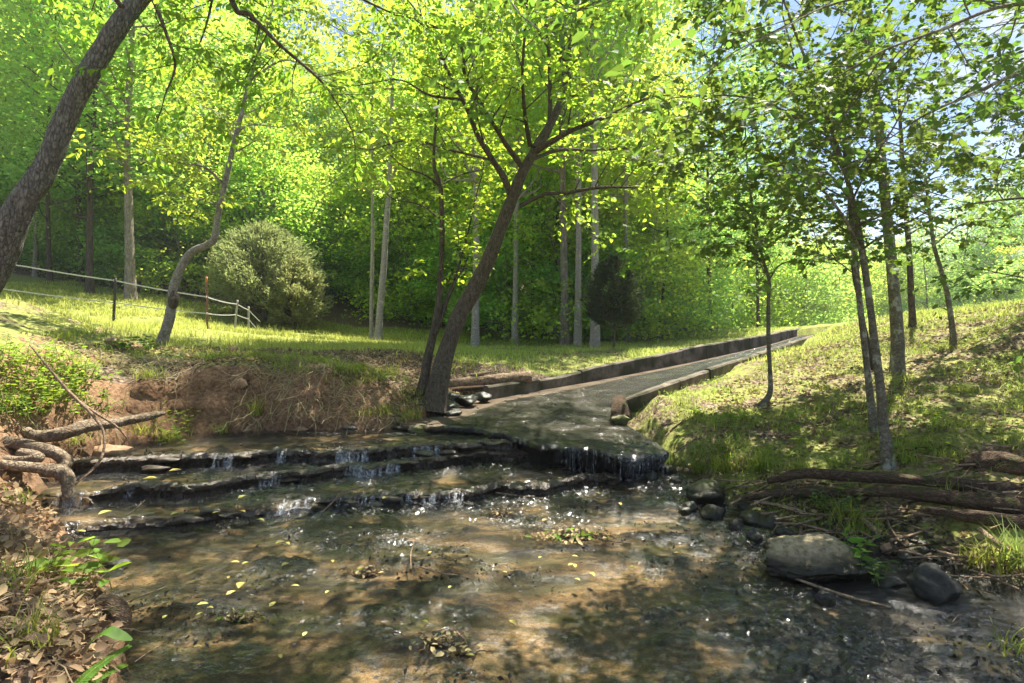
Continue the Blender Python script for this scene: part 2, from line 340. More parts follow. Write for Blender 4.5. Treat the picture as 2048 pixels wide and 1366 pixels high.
M['tape'] = flat('white_tape', (.6, .58, .52)); M['tan_tape'] = flat('weathered_tape', (.5, .45, .36)); M['orange'] = flat('orange_cap', (.6, .22, .08))
# ------------------------------------------------------------------ stream layout
def line(pts):
    a = np.array([Q(*p)[:2] for p in pts]); return a[np.argsort(a[:, 0])]
L1 = line([(120, 925, .24), (200, 922, .24), (300, 917, .24), (420, 913, .24), (500, 908, .24), (560, 901, .24), (640, 905, .24), (720, 900, .24), (800, 895, .24), (880, 888, .24), (960, 884, .24)])
L2 = line([(60, 992, .15), (120, 985, .15), (190, 984, .15), (270, 970, .15), (350, 976, .15), (420, 970, .15), (480, 956, .15), (560, 947, .15), (640, 941, .15), (700, 931, .15), (745, 934, .15), (800, 925, .15), (900, 912, .15), (960, 905, .15)])
L3 = line([(100, 1048, .07), (240, 1038, .07), (350, 1030, .07), (480, 1013, .07), (560, 1010, .07), (620, 1000, .07), (700, 993, .07), (850, 988, .07), (960, 982, .07), (990, 971, .07), (1080, 972, .07), (1150, 958, .07), (1210, 950, .07)])
def sst(x, a, b): t = np.clip((x-a)/(b-a), 0, 1); return t*t*(3-2*t)
def wobf(X): return (fbm(X, X*0, 2.2, 2, 4)-.5)*.09+(np.round(fbm(X, X*0+3, 11, 2, 14)*6)/6-.5)*.07
def level(X, Y, off=0.0, w=.02):
    X = np.asarray(X, float); Y = np.asarray(Y, float)
    def st(Ln, h, x1, x2):
        wob = wobf(X)
        return h*sst(Y-np.interp(X, Ln[:, 0], Ln[:, 1])-wob-off, 0, w)*(1-sst(X, x1, x2))
    return st(L3, .07, .45, 1.1)+st(L2, .08, .6, 1.3)+st(L1, .09, .6, 1.3)
shore = [(-50, 1.4), (150, 1.94), (235, 2.29), (235, 2.71), (200, 3.05), (150, 3.41), (90, 4.06), (60, 4.3), (110, 4.7), (190, 5.0), (290, 5.45), (380, 5.78), (500, 5.92), (640, 5.95), (700, 6.05), (800, 6.05), (900, 6.15), (1000, 6.2), (1300, 5.8), (1345, 5.25), (1400, 4.98), (1460, 4.6), (1500, 4.2), (1560, 3.85), (1650, 3.65), (1760, 3.5), (1850, 3.48), (1950, 3.2), (2048, 3.05), (2300, 2.8), (2700, 2.3)]
SH = [((a-1024)/F*b, b) for a, b in shore]; POLY = np.array(SH+[(4.5, -2), (-1.4, -2)])
def sdist(X, Y):
    X = np.asarray(X, float); Y = np.asarray(Y, float); d = np.full(X.shape, 1e9); ins = np.zeros(X.shape, bool); n = len(POLY)
    for i in range(n):
        ax, ay = POLY[i]; bx, by = POLY[(i+1) % n]; ex, ey = bx-ax, by-ay
        t = np.clip(((X-ax)*ex+(Y-ay)*ey)/(ex*ex+ey*ey), 0, 1); d = np.minimum(d, np.hypot(X-ax-t*ex, Y-ay-t*ey))
        c = ((ay > Y) != (by > Y)); xx = ax+(Y-ay)/(ey if abs(ey) > 1e-9 else 1e-9)*ex; ins ^= c & (X < xx)
    return np.where(ins, d, -d)
CP = [(0,580,17),(230,607,18),(414,640,19),(520,655,20),(700,672,20),(860,690,18),(1000,698,16),(1250,700,15),(1400,692,15),(1500,680,16),(1640,668,15),
 (228,652,14),(414,660,13.5),(0,640,9),(0,660,5.5),(200,700,6.3),(325,695,8.5),(325,722,7.1),(500,715,7.3),(650,730,7.5),(750,745,7.4),(830,760,7.2),(500,742,6.2),(400,745,6.1),(640,752,6.25),(740,765,6.4),(300,752,5.75),(450,738,6.25),
 (0,1000,3.6),(0,1080,3.0),(0,1200,2.5),(100,1150,3.0),(100,1250,2.5),(0,900,4.2),(0,800,4.6),(100,900,4.6),(150,820,5.0),(0,720,4.8),(120,740,5.4),(250,790,5.5),(180,1340,2.2),(60,1320,2.1),(120,1090,3.5),
 (300,760,6.0),(330,835,5.75),(600,700,11),(800,700,8.5),(760,690,14),(600,678,15),
 (860,800,6.6),(800,828,6.3),(900,822,6.5),(960,800,7.3),(930,790,7.8),(980,740,8.6),(880,748,8.2),(1060,742,9.0),(1130,747,9.2),(1200,732,10),(1320,712,11.4),(1115,759,9.0),(1200,742,9.6),(1350,706,11.6),(1000,760,8.3),
 (1440,694,13.6),(1540,678,15.5),
 (1400,940,5.2),(1550,1000,4.25),(1700,960,4.35),(1700,1030,3.85),(1900,1000,3.83),(2048,1000,3.6),(2048,1100,3.27),(2048,900,4.06),(1900,850,4.45),(1770,920,4.36),(1600,900,4.88),(1450,880,5.25),(1370,868,5.6),(1300,835,6.1),(1450,800,6.6),(1535,808,6.15),(1450,757,7.6),(1600,720,8.5),(1640,695,10.8),(1700,700,8.5),(1795,750,6.57),(1905,695,7.6),(1825,655,9.6),(2048,750,5.7),(2048,680,6.6),(2048,640,7.3),(2048,605,10),(2300,600,10),(2300,800,5),(1320,790,6.5),(1380,768,7.1),(1500,728,8.6),(1575,700,9.9),
 (1700,650,13),(1800,630,12.5),(1950,612,11.5),(1745,860,5.0)]
cpw = [P(*c) for c in CP]
cpw += [np.array(v, float) for v in [(10,20,.9),(14,24,.6),(20,30,-.4),(30,60,-3),(60,80,-4),(100,120,-4),(0,60,6),(-5,30,2.2),(0,28,1.6),(4,26,1.0),(8,30,.7),(12,45,-.5),(-10,60,9),(-30,30,5.5),(-25,20,3.2),(-50,60,14),(-100,100,20),(0,120,12),(40,200,0),(-150,200,25),(150,200,0),(200,0,3),(-200,0,6),
 (0,-30,1),(-30,-20,2),(30,-20,3),(-6,2,.9),(-4,1.5,.5),(-6,0,.8),(-12,5,2),(-9,4,1.6),(-7,8,1.65),(-3,-1,.4),(6.5,2,.6),(8,4,1.2),(14,8,2),(16,14,2),(6,0,.6),(-.3,7.7,.27),(.9,7.6,.25),(.7,6.3,.18),(1.4,6.2,.2),(1.5,7.6,.25),(2.3,8.2,.3),(2.2,9.4,.3),(3.6,10.4,.38),(5.2,12.3,.45),(7.2,14.4,.6),(0,6.6,.2),(-.5,6.6,.22)]]
for i in range(len(SH)):
    x, y = SH[i]; z = float(level(np.array([x]), np.array([y]))[0])+.01; cpw.append(np.array((x, y, z)))
cpw.append(np.array((4.5, -2, 0))); cpw.append(np.array((-1.4, -2, 0))); cpw.append(np.array((1, 2, -.1)))
CW = np.array(cpw); D = np.hypot(CW[:, None, 0]-CW[None, :, 0], CW[:, None, 1]-CW[None, :, 1])
n_ = len(CW); A = np.zeros((n_+3, n_+3)); A[:n_, :n_] = D-np.eye(n_)*.015; A[:n_, n_] = 1; A[:n_, n_+1:] = CW[:, :2]; A[n_:, :n_] = A[:n_, n_:].T
RW = np.linalg.solve(A, np.concatenate([CW[:, 2], np.zeros(3)]))
def W(px, Y, z): return np.array(((px-1024)/F*Y, Y, z))
LB = np.array([W(805, 5.99, .29), W(880, 6.6, .29), W(975, 7.6, .30), W(1115, 8.6, .33), W(1200, 9.4, .345), W(1320, 10.8, .39), W(1420, 12.3, .46), W(1530, 14.4, .60), W(1600, 17, .74)])
RB = np.array([W(1340, 5.15, .24), W(1262, 5.9, .28), W(1236, 6.6, .32), W(1300, 6.75, .35), W(1439, 8.6, .43), W(1534, 10.4, .52), W(1590, 12.3, .62), W(1629, 14.2, .70), W(1660, 17, .80)])
LIP = np.array([W(805, 5.99, .29), Q(860, 853, .30), Q(940, 855, .30), Q(1000, 868, .30), Q(1060, 884, .29), Q(1150, 896, .285), Q(1200, 903, .27), Q(1250, 914, .25), Q(1300, 910, .215), W(1340, 5.15, .20)])
def resample(p, n):
    p = spline(p, 8); d = np.concatenate([[0], np.cumsum(np.linalg.norm(np.diff(p, axis=0), axis=1))]); t = np.linspace(0, d[-1], n); return np.stack([np.interp(t, d, p[:, k]) for k in range(3)], -1)
NU, NT = 130, 360
tt = np.linspace(0, 1, NT)
Lr, Rr = spline(LB, 110), spline(RB, 110); NT = len(Lr); tt = np.arange(NT)/(NT-1)
lip = resample(LIP, NU); u = np.linspace(0, 1, NU)
AP = Lr[:, None]*(1-u[None, :, None])+Rr[:, None]*u[None, :, None]
AP += (lip-AP[0])[None]*np.clip(1-tt/.10, 0, 1)[:, None, None]**1.5
ax_, ay_ = AP[..., 0], AP[..., 1]
AP[..., 2] += (fbm(ax_, ay_, 5, 4, 51)-.5)*.03*np.clip(1-tt*2, .2, 1)[:, None]
CHP = np.vstack([Lr[::18, :2]+0, lip[::-4, :2][:0], Rr[::-18, :2]]); CHC = AP[::20, NU//2]
def inpoly(PL, X, Y):
    ins = np.zeros(X.shape, bool); n = len(PL)
    for i in range(n):
        ax, ay = PL[i]; bx, by = PL[(i+1) % n]; c = ((ay > Y) != (by > Y)); ins ^= c & (X < ax+(Y-ay)/((by-ay) if abs(by-ay) > 1e-9 else 1e-9)*(bx-ax))
    return ins
def height(X, Y):
    X = np.asarray(X, float); Y = np.asarray(Y, float); sh = X.shape; x = X.ravel(); y = Y.ravel(); z = np.zeros(len(x))
    for k in range(0, len(x), 40000):
        a, b = x[k:k+40000], y[k:k+40000]
        z[k:k+40000] = np.hypot(a[:, None]-CW[None, :, 0], b[:, None]-CW[None, :, 1])@RW[:n_]+RW[n_]+a*RW[n_+1]+b*RW[n_+2]
    dist = np.hypot(x, y); s = sdist(x, y)
    z += (fbm(x, y, 1.1, 4, 3)-.5)*.12*np.clip(dist/6, .4, 1.5)+(fbm(x, y, 7, 4, 9)-.5)*.07*np.clip(-s*4, 0, 1)
    inside = level(x, y)-.13; k = np.clip(s/.12, 0, 1); z = np.where(s > 0, np.minimum(z, level(x, y))*(1-k)+inside*k, z)
    ch = np.where(inpoly(CHP, x, y) | inpoly(CHP, x-.05, y) | inpoly(CHP, x, y+.05) | inpoly(CHP, x+.065, y-.065))[0]
    for k in range(0, len(ch), 4000):
        c = ch[k:k+4000]; j = np.argmin(np.hypot(x[c][:, None]-CHC[None, :, 0], y[c][:, None]-CHC[None, :, 1]), 1); z[c] = np.minimum(z[c], CHC[j, 2]-.22)
    return z.reshape(sh)
# ------------------------------------------------------------------ ground sheet
def axis(lo, f0, f1, hi, step, gr):
    a = list(np.arange(f0, f1, step)); s = step; x = f0
    while x > lo: s *= gr; x -= s; a.insert(0, x)
    s = step; x = a[-1]
    while x < hi: s *= gr; x += s; a.append(x)
    return np.array(a)
gx = axis(-400, -5.2, 8.0, 400, .045, 1.06); gy = axis(-300, 1.6, 15.5, 600, .045, 1.05)
GX, GY = np.meshgrid(gx, gy, indexing='ij'); GZ = height(GX, GY)
def grid_faces(ny, mask):
    nx = mask.shape[0]; i, j = np.meshgrid(np.arange(nx-1), np.arange(ny-1), indexing='ij')
    k = mask[:-1, :-1] & mask[1:, :-1] & mask[:-1, 1:] & mask[1:, 1:]; i = i[k]; j = j[k]
    return np.stack([i*ny+j, (i+1)*ny+j, (i+1)*ny+j+1, i*ny+j+1], -1)
dzx = np.gradient(GZ, gx, axis=0); dzy = np.gradient(GZ, gy, axis=1); slope = np.hypot(dzx, dzy)
s_ = sdist(GX, GY)
# rough bank faces: push steep ground sideways so clods and hollows stand out
nz = (fbm(GX*1.0+GZ*3, GY+GZ*5, 5, 4, 21)-.5)*.22*np.clip(slope-.6, 0, 1.5)
hx = -dzx/(slope+1e-6)*nz; hy = -dzy/(slope+1e-6)*nz
left = 1-sst(GX, -1.6, -.2)
grass = np.where(GX < -.5, sst(GZ, .6, 1.0)*.9, .24)
grass = np.where((GX < 0) & (GY < 9.2), grass*.55, grass)
grass = np.where((GY > 9) & (GX < 6), .75, grass)
grass = np.where((GY > 22), .1, grass)
grass = np.where((GX > 1) & (GY < 22), .45+.25*sst(GY, 8, 13), grass)
clay = sst(slope, .35, .8)*left*.85
wet = np.clip(1-(GZ-level(GX, GY))/.09, 0, 1)*(s_ > -1.2)*np.where(GX > .8, 1, .35)
msk = np.stack([grass, clay, wet, np.ones_like(wet)], -1).reshape(-1, 4)
g = Geo(); g.add(np.stack([GX+hx, GY+hy, GZ], -1), grid_faces(len(gy), np.ones(GX.shape, bool)))
o = build('ground', g, M['ground'], attr=msk); tag(o, kind='structure')
# stream bed and water
bx = np.arange(-4.2, 5.6, .022); by = np.arange(-1.6, 6.6, .022); BX, BY = np.meshgrid(bx, by, indexing='ij'); BS = sdist(BX, BY)
lev = level(BX, BY, .05); nb = fbm(BX*1.0, BY*1.8, 4, 5, 31)
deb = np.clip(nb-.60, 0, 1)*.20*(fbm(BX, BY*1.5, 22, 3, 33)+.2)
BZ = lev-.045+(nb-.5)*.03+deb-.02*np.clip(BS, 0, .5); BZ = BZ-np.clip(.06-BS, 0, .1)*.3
bm_ = np.maximum(np.clip(deb/.015, 0, 1), .92*sst(BX-(BY-2.5)*.55, .55, 1.35)*sst(fbm(BX, BY*1.6, 2.4, 4, 35), .22, .42))  # debris and algae dark; right-hand bed also painted darker to stand for shade
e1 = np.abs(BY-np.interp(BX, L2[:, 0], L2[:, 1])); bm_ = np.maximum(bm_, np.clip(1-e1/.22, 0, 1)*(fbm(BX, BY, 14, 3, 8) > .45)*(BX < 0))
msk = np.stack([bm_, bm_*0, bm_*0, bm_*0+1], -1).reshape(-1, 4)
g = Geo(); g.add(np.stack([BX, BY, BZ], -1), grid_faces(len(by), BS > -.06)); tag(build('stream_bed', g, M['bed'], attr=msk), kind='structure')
bx = np.arange(-3.9, 5.0, .0085); by = np.arange(1.2, 6.4, .0085); BX, BY = np.meshgrid(bx, by, indexing='ij'); BS = sdist(BX, BY)
d3 = BY-np.interp(BX, L3[:, 0], L3[:, 1]); d2 = BY-np.interp(BX, L2[:, 0], L2[:, 1]); d1 = BY-np.interp(BX, L1[:, 0], L1[:, 1])
def near(d): return np.exp(-(np.clip(-d, 0, 9)/.45)**2)*(d < .12)
pat = sst(fbm(BX*1.0+BY*.35, BY*2.1, 1.9, 4, 48), .47, .62); rif = np.clip(.10+.75*pat*sst(BX, -3.2, -.8)*(1-.5*sst(BX, 1.2, 2.4))+.8*near(d3)*(BX > -1.8)+.6*near(d2)*(BX > -2.2)+.5*near(d1)*(BX > -2.6), 0, 1.1)*np.where(d1 > .1, .12, 1)
WZ = level(BX, BY, -.012, .03)+(fbm(BX*1.2, BY*2, 6, 3, 41)-.5)*.005+(fbm(BX+BY*.3, BY*1.7, 22, 2, 47)-.5)*.011*(.2+rif)+(fbm(BX+BY*.2, BY*1.5, 56, 2, 43)-.5)*.029*rif+(fbm(BX-BY*.6, BY*1.5+BX*.8, 26, 2, 44)-.5)*.018*sst(BX, .2, 1.2)
g = Geo(); g.add(np.stack([BX, BY, WZ], -1), grid_faces(len(by), BS > -.10))
WB = (BX, BY); tag(build('water', g, M['water']), kind='structure')
# ------------------------------------------------------------------ rock ledges across the stream
def ledge(Ln, x0, x1, top, drop, seed, label, name='rock_ledge', back=.16):
    xs = np.arange(x0, x1, .009); y = np.interp(xs, Ln[:, 0], Ln[:, 1])+wobf(xs)
    fade = sst(xs, x0, x0+.15)*(1-sst(xs, x1-.15, x1))
    prof = [(back, -.035), (.09, .0), (.05, .012), (.015, .012), (-.012, .002), (-.018, -.018), (-.004, -.035), (.025, -.06), (.03, -drop*.75), (.0, -drop-.005), (-.05, -drop-.03)]
    V = np.zeros((len(xs), len(prof), 3))
    for k, (dy, dz) in enumerate(prof):
        a = (np.round(fbm(xs, xs*0+k*.25, 16, 3, seed)*7)/7-.5)*.09+(fbm(xs, xs*0+k*.7, 60, 2, seed+1)-.5)*.02; b = (fbm(xs, xs*0+k*.9+9, 26, 4, seed+5)-.55)*(.035 if k in (1, 2, 3, 4) else .03)
        V[:, k, 0] = xs+a*.3; V[:, k, 1] = y+dy+a*(.6 if k else 0); V[:, k, 2] = top+(dz+b)*fade-(1-fade)*.03
    n = len(prof); i, j = np.meshgrid(np.arange(len(xs)-1), np.arange(n-1), indexing='ij')
    g = Geo(); g.add(V, np.stack([i*n+j, i*n+j+1, (i+1)*n+j+1, (i+1)*n+j], -1).reshape(-1, 4))
    return tag(build(name, g, M['ledge'], smooth=False), label, 'rock ledge', 'rock ledges crossing the stream')
ledge(L1, -3.95, .35, .243, .10, 1, 'uppermost black rock ledge with white trickles, edge of the still pool')
ledge(L2, -3.15, .45, .153, .13, 2, 'middle black rock ledge with the tallest drop at its left end')
ledge(L3, -3.0, -1.45, .025, .03, 3, 'low dark rock ledge in the shadow below the left waterfall')
ledge(L3, -1.5, .95, .072, .07, 6, 'lowest thin rock ledge in mid stream covered in sun sparkle')
r = np.random.default_rng(14)
for k in range(34):
    Ln, zt = ((L1, .235), (L2, .145), (L3, .062))[k % 3]; x = r.uniform(-3.0, -.1) if k % 3 < 2 else r.uniform(-2.8, .9); y = float(np.interp(x, Ln[:, 0], Ln[:, 1])+wobf(np.array([x]))[0]); SLABS = globals().setdefault('SLABS', []); SLABS.append((x, y+r.uniform(-.10, .06), zt, r.uniform(.04, .13), k))
def fall(Ln, px0, px1, z1, drop, n, seed, label, splash=True):
    r = np.random.default_rng(seed); c = np.interp((px0+px1)/2, [0, 2048], [0, 1]); g = Geo()
    Yc = Ln[:, 1].mean(); x0 = None
    pxs = (Ln[:, 0]/Ln[:, 1])*F+1024; o_ = np.argsort(pxs); X0 = np.interp(px0, pxs[o_], Ln[o_, 0]); X1 = np.interp(px1, pxs[o_], Ln[o_, 0])
    for k in range(n):
        x = r.uniform(X0, X1); wd = r.uniform(.002, .008); y = float(np.interp(x, Ln[:, 0], Ln[:, 1])+wobf(np.array([x]))[0])
        t = np.linspace(0, 1, 7); yy = y+.03-.075*np.sqrt(t)-r.uniform(0, .02)*t; zz = z1+.016-drop*t**1.6-.01; xx = x+r.normal(0, .008)*t
        ww = wd*(1+.9*t); V = np.zeros((7, 3, 3)); V[:, 0] = np.stack([xx-ww, yy, zz], -1); V[:, 1] = np.stack([xx, yy-.006, zz+.002], -1); V[:, 2] = np.stack([xx+ww, yy, zz], -1)
        i, j = np.meshgrid(np.arange(6), np.arange(2), indexing='ij'); g.add(V, np.stack([i*3+j, i*3+j+1, (i+1)*3+j+1, (i+1)*3+j], -1).reshape(-1, 4))
        if splash:
            m = 26; pp = np.stack([x+r.normal(0, .03, m), yy[-1]-np.abs(r.normal(0, .09, m)), np.full(m, z1-drop+.012)+np.abs(r.normal(0, .006, m))], -1)
            leaves(g, pp, nrm(r.normal(0, 1, (m, 3))*(1, 1, .3)), np.tile((0, 0, 1.), (m, 1)), r.uniform(.004, .012, m), DIA, DF)
    return tag(build('waterfall', g, M['foam']), label, 'waterfall', 'little falls over the rock ledges')
fall(L2, 135, 172, .15, .15, 26, 1, 'tall white waterfall at the far left end of the middle ledge')
fall(L2, 252, 268, .15, .13, 5, 2, 'thin veil of water on the middle ledge right of the tall fall')
fall(L1, 428, 470, .24, .10, 13, 3, 'leftmost trickles over the uppermost ledge')
fall(L1, 556, 575, .24, .10, 9, 4, 'narrow trickle on the uppermost ledge between dark rocks')
#fall(L1, 592, 612, .24, .10, 8, 14, 'small trickle just right of the narrow one on the uppermost ledge')
fall(L1, 672, 742, .24, .10, 46, 5, 'broad white fall in the middle of the uppermost ledge')
#fall(L1, 790, 805, .24, .10, 8, 15, 'slim trickle on the uppermost ledge beside the broad fall')
fall(L1, 828, 880, .24, .10, 34, 6, 'bright white fall near the right end of the uppermost ledge')
fall(L2, 520, 565, .15, .08, 14, 7, 'short string of trickles on the left half of the middle ledge')
fall(L2, 690, 800, .15, .08, 60, 8, 'widest foaming fall on the middle ledge', )
fall(L3, 560, 625, .07, .06, 22, 9, 'low white riffle over the left end of the lowest ledge')
fall(L3, 660, 930, .07, .05, 60, 10, 'long glittering riffle along the lowest ledge')
# ------------------------------------------------------------------ concrete spillway
film = AP.copy(); film[..., 2] += .010+(fbm(ax_, ay_, 16, 3, 55)-.5)*.012+(fbm(ax_+ay_*.8, (ay_-ax_)*.5, 26, 2, 56)-.5)*.026
edge = (fbm(u*40, u*0, .5, 4, 57)-.5)*.14+(fbm(u*40, u*0, 3, 3, 58)-.5)*.06
AP[0, :, 1] += edge; film[0, :, 1] += edge; ek = np.linspace(1, 0, 8)[1:]
for q_, e_ in enumerate(ek): AP[1+q_, :, 1] += edge*e_; film[1+q_, :, 1] += edge*e_
rows = []
for dy, dz, a in ((-.01, -.02, .03), (-.004, -.045, .03), (.05, -.075, .05), (.12, -.12, .06), (.20, -.2, .05), (.24, -.34, .03)):
    r_ = AP[0].copy(); r_[:, 1] += dy+(fbm(u*30, u*0+dz*40, 2, 3, 61)-.5)*a; r_[:, 2] += dz+(fbm(u*50, u*0+dz*60, 2, 3, 63)-.5)*a*.6; rows.insert(0, r_)
ALL = np.concatenate([np.array(rows), AP]); nr = len(ALL)
i, j = np.meshgrid(np.arange(nr-1), np.arange(NU-1), indexing='ij')
f_ = np.stack([i*NU+j, i*NU+j+1, (i+1)*NU+j+1, (i+1)*NU+j], -1).reshape(-1, 4)
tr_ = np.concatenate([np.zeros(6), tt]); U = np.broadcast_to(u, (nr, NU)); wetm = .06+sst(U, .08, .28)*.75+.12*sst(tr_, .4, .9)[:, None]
dark = np.zeros((nr, NU)); dark[:5] = .85; dark[5] = .4  # lip face and underside coloured near black for the shade beneath the overhang
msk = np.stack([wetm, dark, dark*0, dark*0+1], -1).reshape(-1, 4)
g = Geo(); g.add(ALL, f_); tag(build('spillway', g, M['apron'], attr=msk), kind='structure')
k0 = int(NU*.16); FM = film[:, k0:]; nu = NU-k0
fr_ = FM[0].copy(); fr_[:, 1] -= .02; fr_[:, 2] -= .05
FM = np.concatenate([fr_[None], FM]); i, j = np.meshgrid(np.arange(len(FM)-1), np.arange(nu-1), indexing='ij')
g = Geo(); g.add(FM, np.stack([i*nu+j, i*nu+j+1, (i+1)*nu+j+1, (i+1)*nu+j], -1).reshape(-1, 4)); tag(build('spillway_water', g, M['water_fast']), kind='structure')
def lipfall(u0, u1, n, seed, label, low):
    r = np.random.default_rng(seed); g = Geo()
    for k in range(n):
        uu = r.uniform(u0, u1); p = np.array([np.interp(uu, u, AP[0, :, c]) for c in range(3)]); wd = r.uniform(.0006, .002); t = np.linspace(0, 1, 7); dr = p[2]-low
        yy = p[1]-.005-.05*np.sqrt(t); zz = p[2]+.004-dr*t**1.5*r.choice([1, .8, .5, .3]); xx = p[0]+r.normal(0, .01)*t; V = np.zeros((7, 3, 3))
        for q, s in enumerate((-1, 0, 1)): V[:, q] = np.stack([xx+s*wd, yy-(s == 0)*.004, zz], -1)
        i, j = np.meshgrid(np.arange(6), np.arange(2), indexing='ij'); g.add(V, np.stack([i*3+j, i*3+j+1, (i+1)*3+j+1, (i+1)*3+j], -1).reshape(-1, 4))
    return tag(build('waterfall', g, M['foam']), label, 'waterfall', 'little falls over the rock ledges')
lipfall(.60, .80, 60, 1, 'fine dripping curtain under the concrete spillway lip', .02)
lipfall(.80, .99, 130, 2, 'dark curtain of drips at the right corner of the spillway lip', .01)
def wall(pts, tops, th, label, side=1, seed=0):
    p = resample(np.array(pts), 90); t = resample(np.array(tops), 90); T = nrm(np.gradient(p, axis=0)*(1, 1, 0)); nn = np.stack([-T[:, 1], T[:, 0], T[:, 2]*0], -1)*side
    root = empty('retaining_wall', p[0], label, 'concrete wall', 'low concrete walls of the spillway')
    segs = np.linspace(0, 89, 13).astype(int); r = np.random.default_rng(seed)
    for a, b in zip(segs[:-1], segs[1:]):
        g = Geo(); ii = np.arange(a, b+1); dz = r.normal(0, .006); off = r.normal(0, .004)
        pr = []
        for o_, zz in ((0, 0), (0, 1), (.02, 2), (th-.02, 2), (th, 1), (th, 0)):
            q = p[ii]+nn[ii]*(o_+off)
            q[:, 2] = (p[ii, 2]-.2) if zz == 0 else t[ii, 2]+dz-(.02 if zz == 1 else 0)
            q[0] += T[ii[0]]*.004; q[-1] -= T[ii[-1]]*.004
            pr.append(q+r.normal(0, .003, q.shape))
        V = np.stack(pr, 1); n = 6; m = len(ii); i, j = np.meshgrid(np.arange(m-1), np.arange(n-1), indexing='ij')
        f = np.stack([i*n+j, (i+1)*n+j, (i+1)*n+j+1, i*n+j+1], -1).reshape(-1, 4)
        caps = np.array([(0, 1, 4, 5), (1, 2, 3, 4)]); g.add(V, np.vstack([f, caps, caps[:, ::-1]+(m-1)*n]))
        build('block', g, M['conc'], root, smooth=False, origin=p[0])
    return root
wall(LB[2:], [W(975, 7.6, .47), W(1115, 8.6, .49), W(1200, 9.4, .56), W(1320, 10.8, .65), W(1420, 12.3, .76), W(1530, 14.4, .87), W(1600, 17, .96)], .11, 'long low mossy concrete wall on the far side of the spillway', 1, 3)
wall([x+np.array((.02, -.02, 0)) for x in RB[2:]], [W(1236, 6.6, .47), W(1300, 6.75, .60), W(1439, 8.6, .69), W(1534, 10.4, .79), W(1590, 12.3, .86), W(1629, 14.2, .92), W(1660, 17, 1.0)], .10, 'dark mossy concrete wall on the near side of the spillway', -1, 4)
# ------------------------------------------------------------------ rocks, logs, sticks
def rock(name, c, sx, sy, sz, m, seed, label, group=None, sub=4, rot=0, cuts=10, cat='rock', rough=.24):
    bm = bmesh.new(); bmesh.ops.create_icosphere(bm, subdivisions=sub, radius=1); r = random.Random(seed)
    pl = [(Vector((r.uniform(-1, 1), r.uniform(-1, 1), r.uniform(-.6, 1))).normalized(), r.uniform(.62, .85)) for _ in range(cuts)]
    off = Vector((seed*3.1, seed*1.7, 0))
    for v in bm.verts:
        for n, d in pl:
            k = v.co.dot(n)
            if k > d: v.co -= n*(k-d)*.85
        v.co *= 1+rough*(mn.fractal(v.co*1.6+off, .9, 2, 4))
        v.co += v.normal*(mn.noise(v.co*7+off)*.035+mn.noise(v.co*17+off)*.018)
    ca, sa = math.cos(rot), math.sin(rot)
    for v in bm.verts:
        x, y, z = v.co.x*sx, v.co.y*sy, v.co.z*sz; v.co = Vector((x*ca-y*sa, x*sa+y*ca, z))
    me = bpy.data.meshes.new(name); bm.to_mesh(me); bm.free(); me.materials.append(m)
    for p_ in me.polygons: p_.use_smooth = True
    o = bpy.data.objects.new(name, me); COL.objects.link(o); o.location = c
    return tag(o, label, cat, group)
for x, y, zt, sx, k in SLABS:
    rock('flat_stone', (x, y, zt-(.055 if k % 4 == 0 else .0)), sx, sx*.5, sx*.22, M['ledge'], 300+k, ('broken dark slab lying on the uppermost rock ledge', 'broken dark slab lying on the middle rock ledge', 'broken dark slab lying on the lowest rock ledge')[k % 3], ('slabs on the uppermost ledge', 'slabs on the middle ledge', 'slabs on the lowest ledge')[k % 3], 3, rot=.3*math.sin(k*2.1))
c = P(1650, 1150, 3.2); rock('boulder', (c[0], 3.28, .065), .35, .19, .12, M['boulder'], 3, 'large pale flat-topped boulder standing in the water at the right', cat='boulder', rot=R(-4), rough=.16, sub=6, cuts=7)
c = P(1862, 1180, 3.05); rock('rock', (c[0], 3.02, .045), .125, .10, .10, M['rockgrey'], 5, 'smooth dark grey rock in the water right of the pale boulder', rot=.2)
c = P(1415, 1000, 4.45); rock('rock', (c[0], 4.5, .03), .18, .13, .12, M['rockmoss'], 8, 'round mossy yellow-green rock at the right edge of the stream')
c = P(1642, 1205, 2.95); rock('rock', (c[0], 2.92, .02), .055, .04, .05, M['rockdark'], 11, 'small black stone in the water in front of the pale boulder')
c = P(1780, 1165, 3.1); rock('rock', (c[0], 3.13, .0), .10, .05, .035, M['rockdark'], 12, 'low wet stone between the pale boulder and the grey rock')
c = P(1510, 1075, 3.7); rock('rock', (c[0], 3.72, .015), .05, .05, .06, M['rockdark'], 14, 'black pointed stone just behind the left end of the pale boulder')
c = P(1785, 1108, 3.45); rock('rock', (c[0], 3.5, .03), .035, .03, .035, M['tan'], 15, 'small orange-tan stone on the mud behind the pale boulder')
